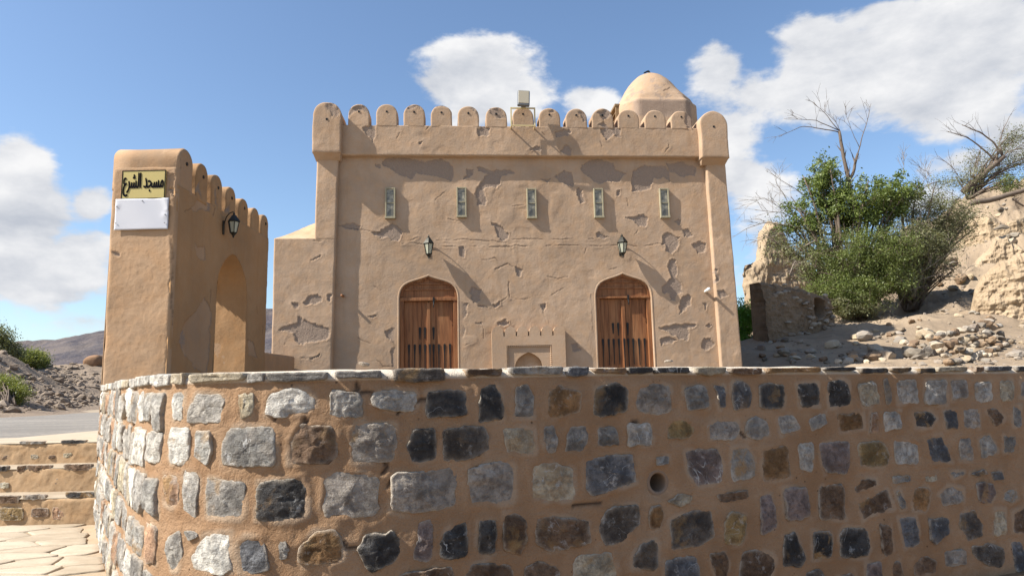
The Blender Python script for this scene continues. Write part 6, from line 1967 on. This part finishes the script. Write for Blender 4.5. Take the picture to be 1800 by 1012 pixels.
t2 = make_tree('thorn_bush', 'dense dark green thorn bush at the foot of the leafy tree', 'bush', b2, [
    blob(1500, 450, 85, 55, 22.4, 1.2, 12, 8, 34, g['leaf_dark'], .062, 0.117), blob(1498, 512, 75, 40, 22.0, 1.1, 10, 8, 32, g['leaf_dark'], .062, 0.117), blob(1548, 435, 65, 60, 22.4, 1.1, 9, 8, 30, g['leaf_dark'], .062, 0.117),
    blob(1565, 490, 60, 45, 22.3, 1.1, 9, 8, 26, g['leaf_dark'], .062, 0.117), blob(1590, 420, 60, 45, 22.8, 1.1, 8, 8, 24, g['leaf_olive'], .06, 0.125), blob(1445, 500, 42, 34, 22.2, .9, 6, 7, 22, g['leaf_dark'], .062, 0.117), blob(1490, 540, 80, 20, 21.8, .8, 8, 7, 22, g['leaf_olive'], .06, 0.101), blob(1420, 470, 45, 40, 22.6, .8, 5, 6, 12, g['leaf_olive'], .062, 0.125)], g['bark'], 41, .05, None, 1, .35)
b3 = hit(right_h, 1602, 548)
t3 = make_tree('acacia_tree', 'grey olive feathery acacia with dark stems at the sunny side of the thicket', 'tree', b3, [
    blob(1632, 352, 80, 50, 23.6, 1.3, 10, 9, 26, g['leaf_olive'], .058, 0.125), blob(1665, 402, 50, 50, 23.8, 1.1, 8, 8, 20, g['leaf_olive'], .058, 0.133), blob(1608, 435, 70, 55, 23.2, 1.2, 9, 8, 24, g['leaf_olive'], .058, 0.133),
    blob(1585, 490, 60, 42, 22.8, 1.0, 7, 8, 18, g['leaf_olive'], .055, 0.133), blob(1635, 430, 55, 50, 23.3, 1.1, 8, 8, 18, g['leaf_olive'], .058, 0.133), blob(1650, 470, 50, 40, 23, .9, 6, 8, 6, g['leaf_olive'], .055, .2), blob(1695, 372, 46, 42, 24.2, .9, 8, 8, 14, g['leaf_olive'], .055, .2)], g['bark'], 51, .075, None, 1, .25)
Z6 = lambda Y, *p: [pxY(1280 + x / 2.108, 180 + y / 2.108, Y) for x, y in p]
def bare(parent, name, mat, lines, seed, twigs=7, tl=.6):
    r = random.Random(seed); base = np.array(parent.location)
    for li_, (pts, r0, r1) in enumerate(lines):
        m = MB()
        P = np.array(pts) - base; L = np.r_[0, np.cumsum(np.linalg.norm(np.diff(P, axis=0), axis=1))]
        n = max(6, int(L[-1] / .15)); t = np.linspace(0, L[-1], n)
        q = np.stack([np.interp(t, L, P[:, i]) for i in range(3)], -1)
        q += .03 * np.stack([fbm(q + 7 * i, 2.2, 3, .5, seed + i) for i in range(3)], -1) * min(1, L[-1])
        m.tube(q, list(np.linspace(r0, r1, n)), 5)
        for k in range(twigs):
            i = r.randint(n // 4, n - 2); dr = q[i + 1] - q[i]; dr /= np.linalg.norm(dr)
            v = dr * .7 + np.array([r.uniform(-1, 1), r.uniform(-.6, .6), r.uniform(-.4, 1)]) * .75; v /= np.linalg.norm(v)
            ln = tl * r.uniform(.4, 1.3); sd_ = seed * 3 + k + li_ * 50
            w_ = bez(q[i], q[i] + v * ln, 6, (0, 0, .08), .15, sd_); m.tube(w_, list(np.linspace(max(r1 * .9, .007), .003, 6)), 3, False)
            for e_ in range(2):
                jx = r.randint(2, 4); v2 = v + np.array([r.uniform(-1, 1), r.uniform(-.5, .5), r.uniform(-.6, .8)]) * .7
                m.tube(bez(w_[jx], w_[jx] + v2 * ln * .45, 4, (0, 0, .03), .12, sd_ * 5 + e_), [.006, .005, .004, .003], 3, False)
        m.build(name, mat, parent, True)
Y1 = 23.3
bare(t1, 'dead_limb', g['bark'], [
    (Z6(Y1, (470, 420), (455, 330), (440, 260), (425, 180), (410, 108)), .085, .05), (Z6(Y1, (440, 300), (462, 262), (480, 190)), .06, .045), (Z6(Y1, (480, 190), (492, 140), (520, 60), (530, 5)), .022, .006),
    (Z6(Y1, (412, 112), (340, 96), (270, 90), (188, 128)), .022, .006), (Z6(Y1, (408, 104), (330, 66), (205, 62)), .018, .005), (Z6(Y1, (412, 108), (365, 45), (315, 2)), .018, .005), (Z6(Y1, (415, 110), (400, 70), (345, 20)), .012, .004), (Z6(Y1, (484, 165), (455, 95), (430, 30)), .012, .004)], 3, 5, .55)
bare(t1, 'dead_limb', g['deadwood'], [
    (Z6(Y1 + .4, (400, 500), (265, 442), (200, 408), (98, 400)), .03, .007), (Z6(Y1 + .3, (330, 480), (232, 456), (130, 446), (60, 470), (14, 502)), .028, .006), (Z6(Y1 + .5, (400, 440), (340, 390), (250, 320), (152, 262)), .022, .006),
    (Z6(Y1 + .5, (300, 440), (230, 380), (180, 300), (170, 270)), .016, .005), (Z6(Y1, (420, 560), (330, 560), (250, 610)), .06, .03), (Z6(Y1, (350, 500), (270, 540), (225, 640)), .04, .015), (Z6(Y1 + .4, (260, 470), (150, 500), (90, 520)), .012, .004), (Z6(Y1 + .4, (240, 420), (130, 350), (60, 390)), .012, .004)], 13, 11, .7)
bare(t3, 'dead_limb', g['deadwood'], [
    (Z6(23.0, (690, 720), (690, 640), (665, 560), (640, 480)), .05, .02), (Z6(23.0, (680, 720), (720, 640), (700, 560), (760, 500)), .045, .015), (Z6(22.6, (700, 660), (780, 640), (860, 650), (900, 600)), .016, .005), (Z6(22.6, (700, 640), (800, 570), (840, 540)), .014, .005),
    (Z6(22.4, (640, 760), (600, 700), (620, 640)), .012, .005), (Z6(22.4, (620, 770), (660, 700), (720, 680)), .012, .005), (Z6(22.3, (560, 640), (540, 560), (600, 520)), .012, .004), (Z6(22.5, (680, 560), (700, 510), (690, 470), (740, 440)), .014, .004), (Z6(23.6, (720, 300), (745, 260), (700, 240)), .012, .004), (Z6(23.6, (650, 270), (652, 210), (648, 185)), .009, .004)], 23, 9, .6)
# leaning tree on the crest
b4 = hit(right_h, 1690, 385); Y4 = 30.0
b4 = pxY(1702, 338, Y4) - np.array([0, 0, .3])
t4 = make_tree('leaning_tree', 'leaning sparse tree with a broken trunk on the crest of the hill', 'tree', b4, [
    blob(1792, 238, 26, 24, 31, .9, 5, 7, 10, g['leaf_olive'], .075, .2), blob(1725, 275, 40, 36, 30.5, .9, 5, 7, 6, g['leaf_olive'], .07, .22), blob(1770, 300, 36, 34, 31, .9, 5, 7, 8, g['leaf_olive'], .07, .2), blob(1700, 310, 36, 26, 30, .8, 5, 7, 9, g['leaf_olive'], .07, .2), blob(1788, 322, 26, 20, 29, .6, 5, 6, 14, g['leaf_dark'], .07, 0.125), blob(1830, 260, 40, 50, 31, 1, 5, 7, 16, g['leaf_olive'], .075, .2)], g['bark'], 61, .05)
bare(t4, 'main_limb', g['bark'], [
    (Z6(Y4, (872, 330), (905, 300), (945, 265), (1022, 200)), .17, .10), (Z6(Y4, (1018, 200), (985, 150), (940, 115), (866, 84)), .05, .015), (Z6(Y4, (990, 216), (930, 160), (880, 128), (815, 108)), .05, .012),
    (Z6(Y4, (1020, 200), (1005, 150), (1020, 100), (1052, 40)), .03, .008), (Z6(Y4, (1015, 205), (1040, 180), (1096, 170)), .03, .01), (Z6(Y4, (890, 330), (935, 305), (945, 285)), .1, .07), (Z6(Y4, (870, 300), (830, 240), (780, 200)), .02, .006), (Z6(Y4, (750, 330), (735, 280), (700, 250)), .014, .005)], 33, 8, .8)
bare(t4, 'low_limb', g['bark'], [(Z6(26.5, (900, 372), (960, 365), (1000, 355), (1055, 338), (1120, 318)), .12, .09), (Z6(26.5, (1055, 355), (1075, 372), (1096, 385)), .05, .03)], 37, 3, .5)
# bright bush between mosque and ruin
b5 = hit(right_h, 1308, 600)
make_tree('green_bush', 'bright green bush squeezed between the mosque corner and the shaded ruin', 'bush', b5 + np.array([.1, 1.4, 0]), [
    blob(1306, 560, 20, 42, 21.5, .7, 9, 7, 30, g['leaf_bright'], .07, .10), blob(1300, 600, 20, 24, 21.0, .6, 6, 6, 26, g['leaf_bright'], .07, .10)], g['bark'], 71, .03)
# bushes on the rubble mound
b6 = hit(left_h, 2, 634, 15, 60)
make_tree('grey_green_tree', 'grey green shrubby tree on top of the rubble mound', 'tree', pxY(-12, 640, 31), [
    blob(-6, 596, 34, 28, 31, 1.0, 10, 8, 26, g['leaf_olive'], .085, .2), blob(14, 618, 26, 16, 31, .9, 7, 8, 24, g['leaf_olive'], .085, 0.140), blob(-70, 590, 60, 50, 31, 1.2, 9, 8, 22, g['leaf_olive'], .09, .2)], g['bark'], 81, .07)
make_tree('yellow_green_bush', 'yellow green bush behind the crest of the rubble mound', 'bush', pxY(48, 652, 34), [
    blob(48, 636, 26, 15, 34, 1.0, 10, 8, 30, g['leaf_yellow'], .10, .18), blob(32, 630, 18, 13, 34, .8, 6, 8, 28, g['leaf_dark'], .10, 0.140), blob(62, 628, 12, 10, 34.5, .7, 5, 8, 16, g['leaf_yellow'], .10, .18)], g['bark'], 91, .04)
make_tree('dry_shrub', 'dry yellowish shrub low on the rubble slope by the road', 'shrub', hit(left_h, 14, 712, 12, 50), [
    blob(6, 682, 28, 18, 20.5, .8, 9, 8, 26, g['leaf_yellow'], .06, .13), blob(26, 694, 18, 12, 20.3, .6, 6, 7, 22, g['leaf_yellow'], .06, .13), blob(12, 706, 22, 8, 20, .5, 5, 7, 20, g['leaf_dark'], .06, .12), blob(-30, 690, 30, 24, 20.5, .8, 7, 8, 24, g['leaf_yellow'], .06, .13)], g['bark'], 95, .03)
# two pebbles left lying on the wall top
for x, y, s_, lb in ((641, 650, .028, 'pale flat pebble on the wall top in front of the pilaster'), (1207, 643, .026, 'pale pebble on the wall top beyond the second door')):
    s0, z0 = wall_px(x, y); p = wall_pt(np.array([s0]), np.array([WTOP + .062]), np.array([-.16]))[0]
    o = rock(p, s_, None, 'pebble', .3, .7, .5); tag(o, lb, 'pebble')
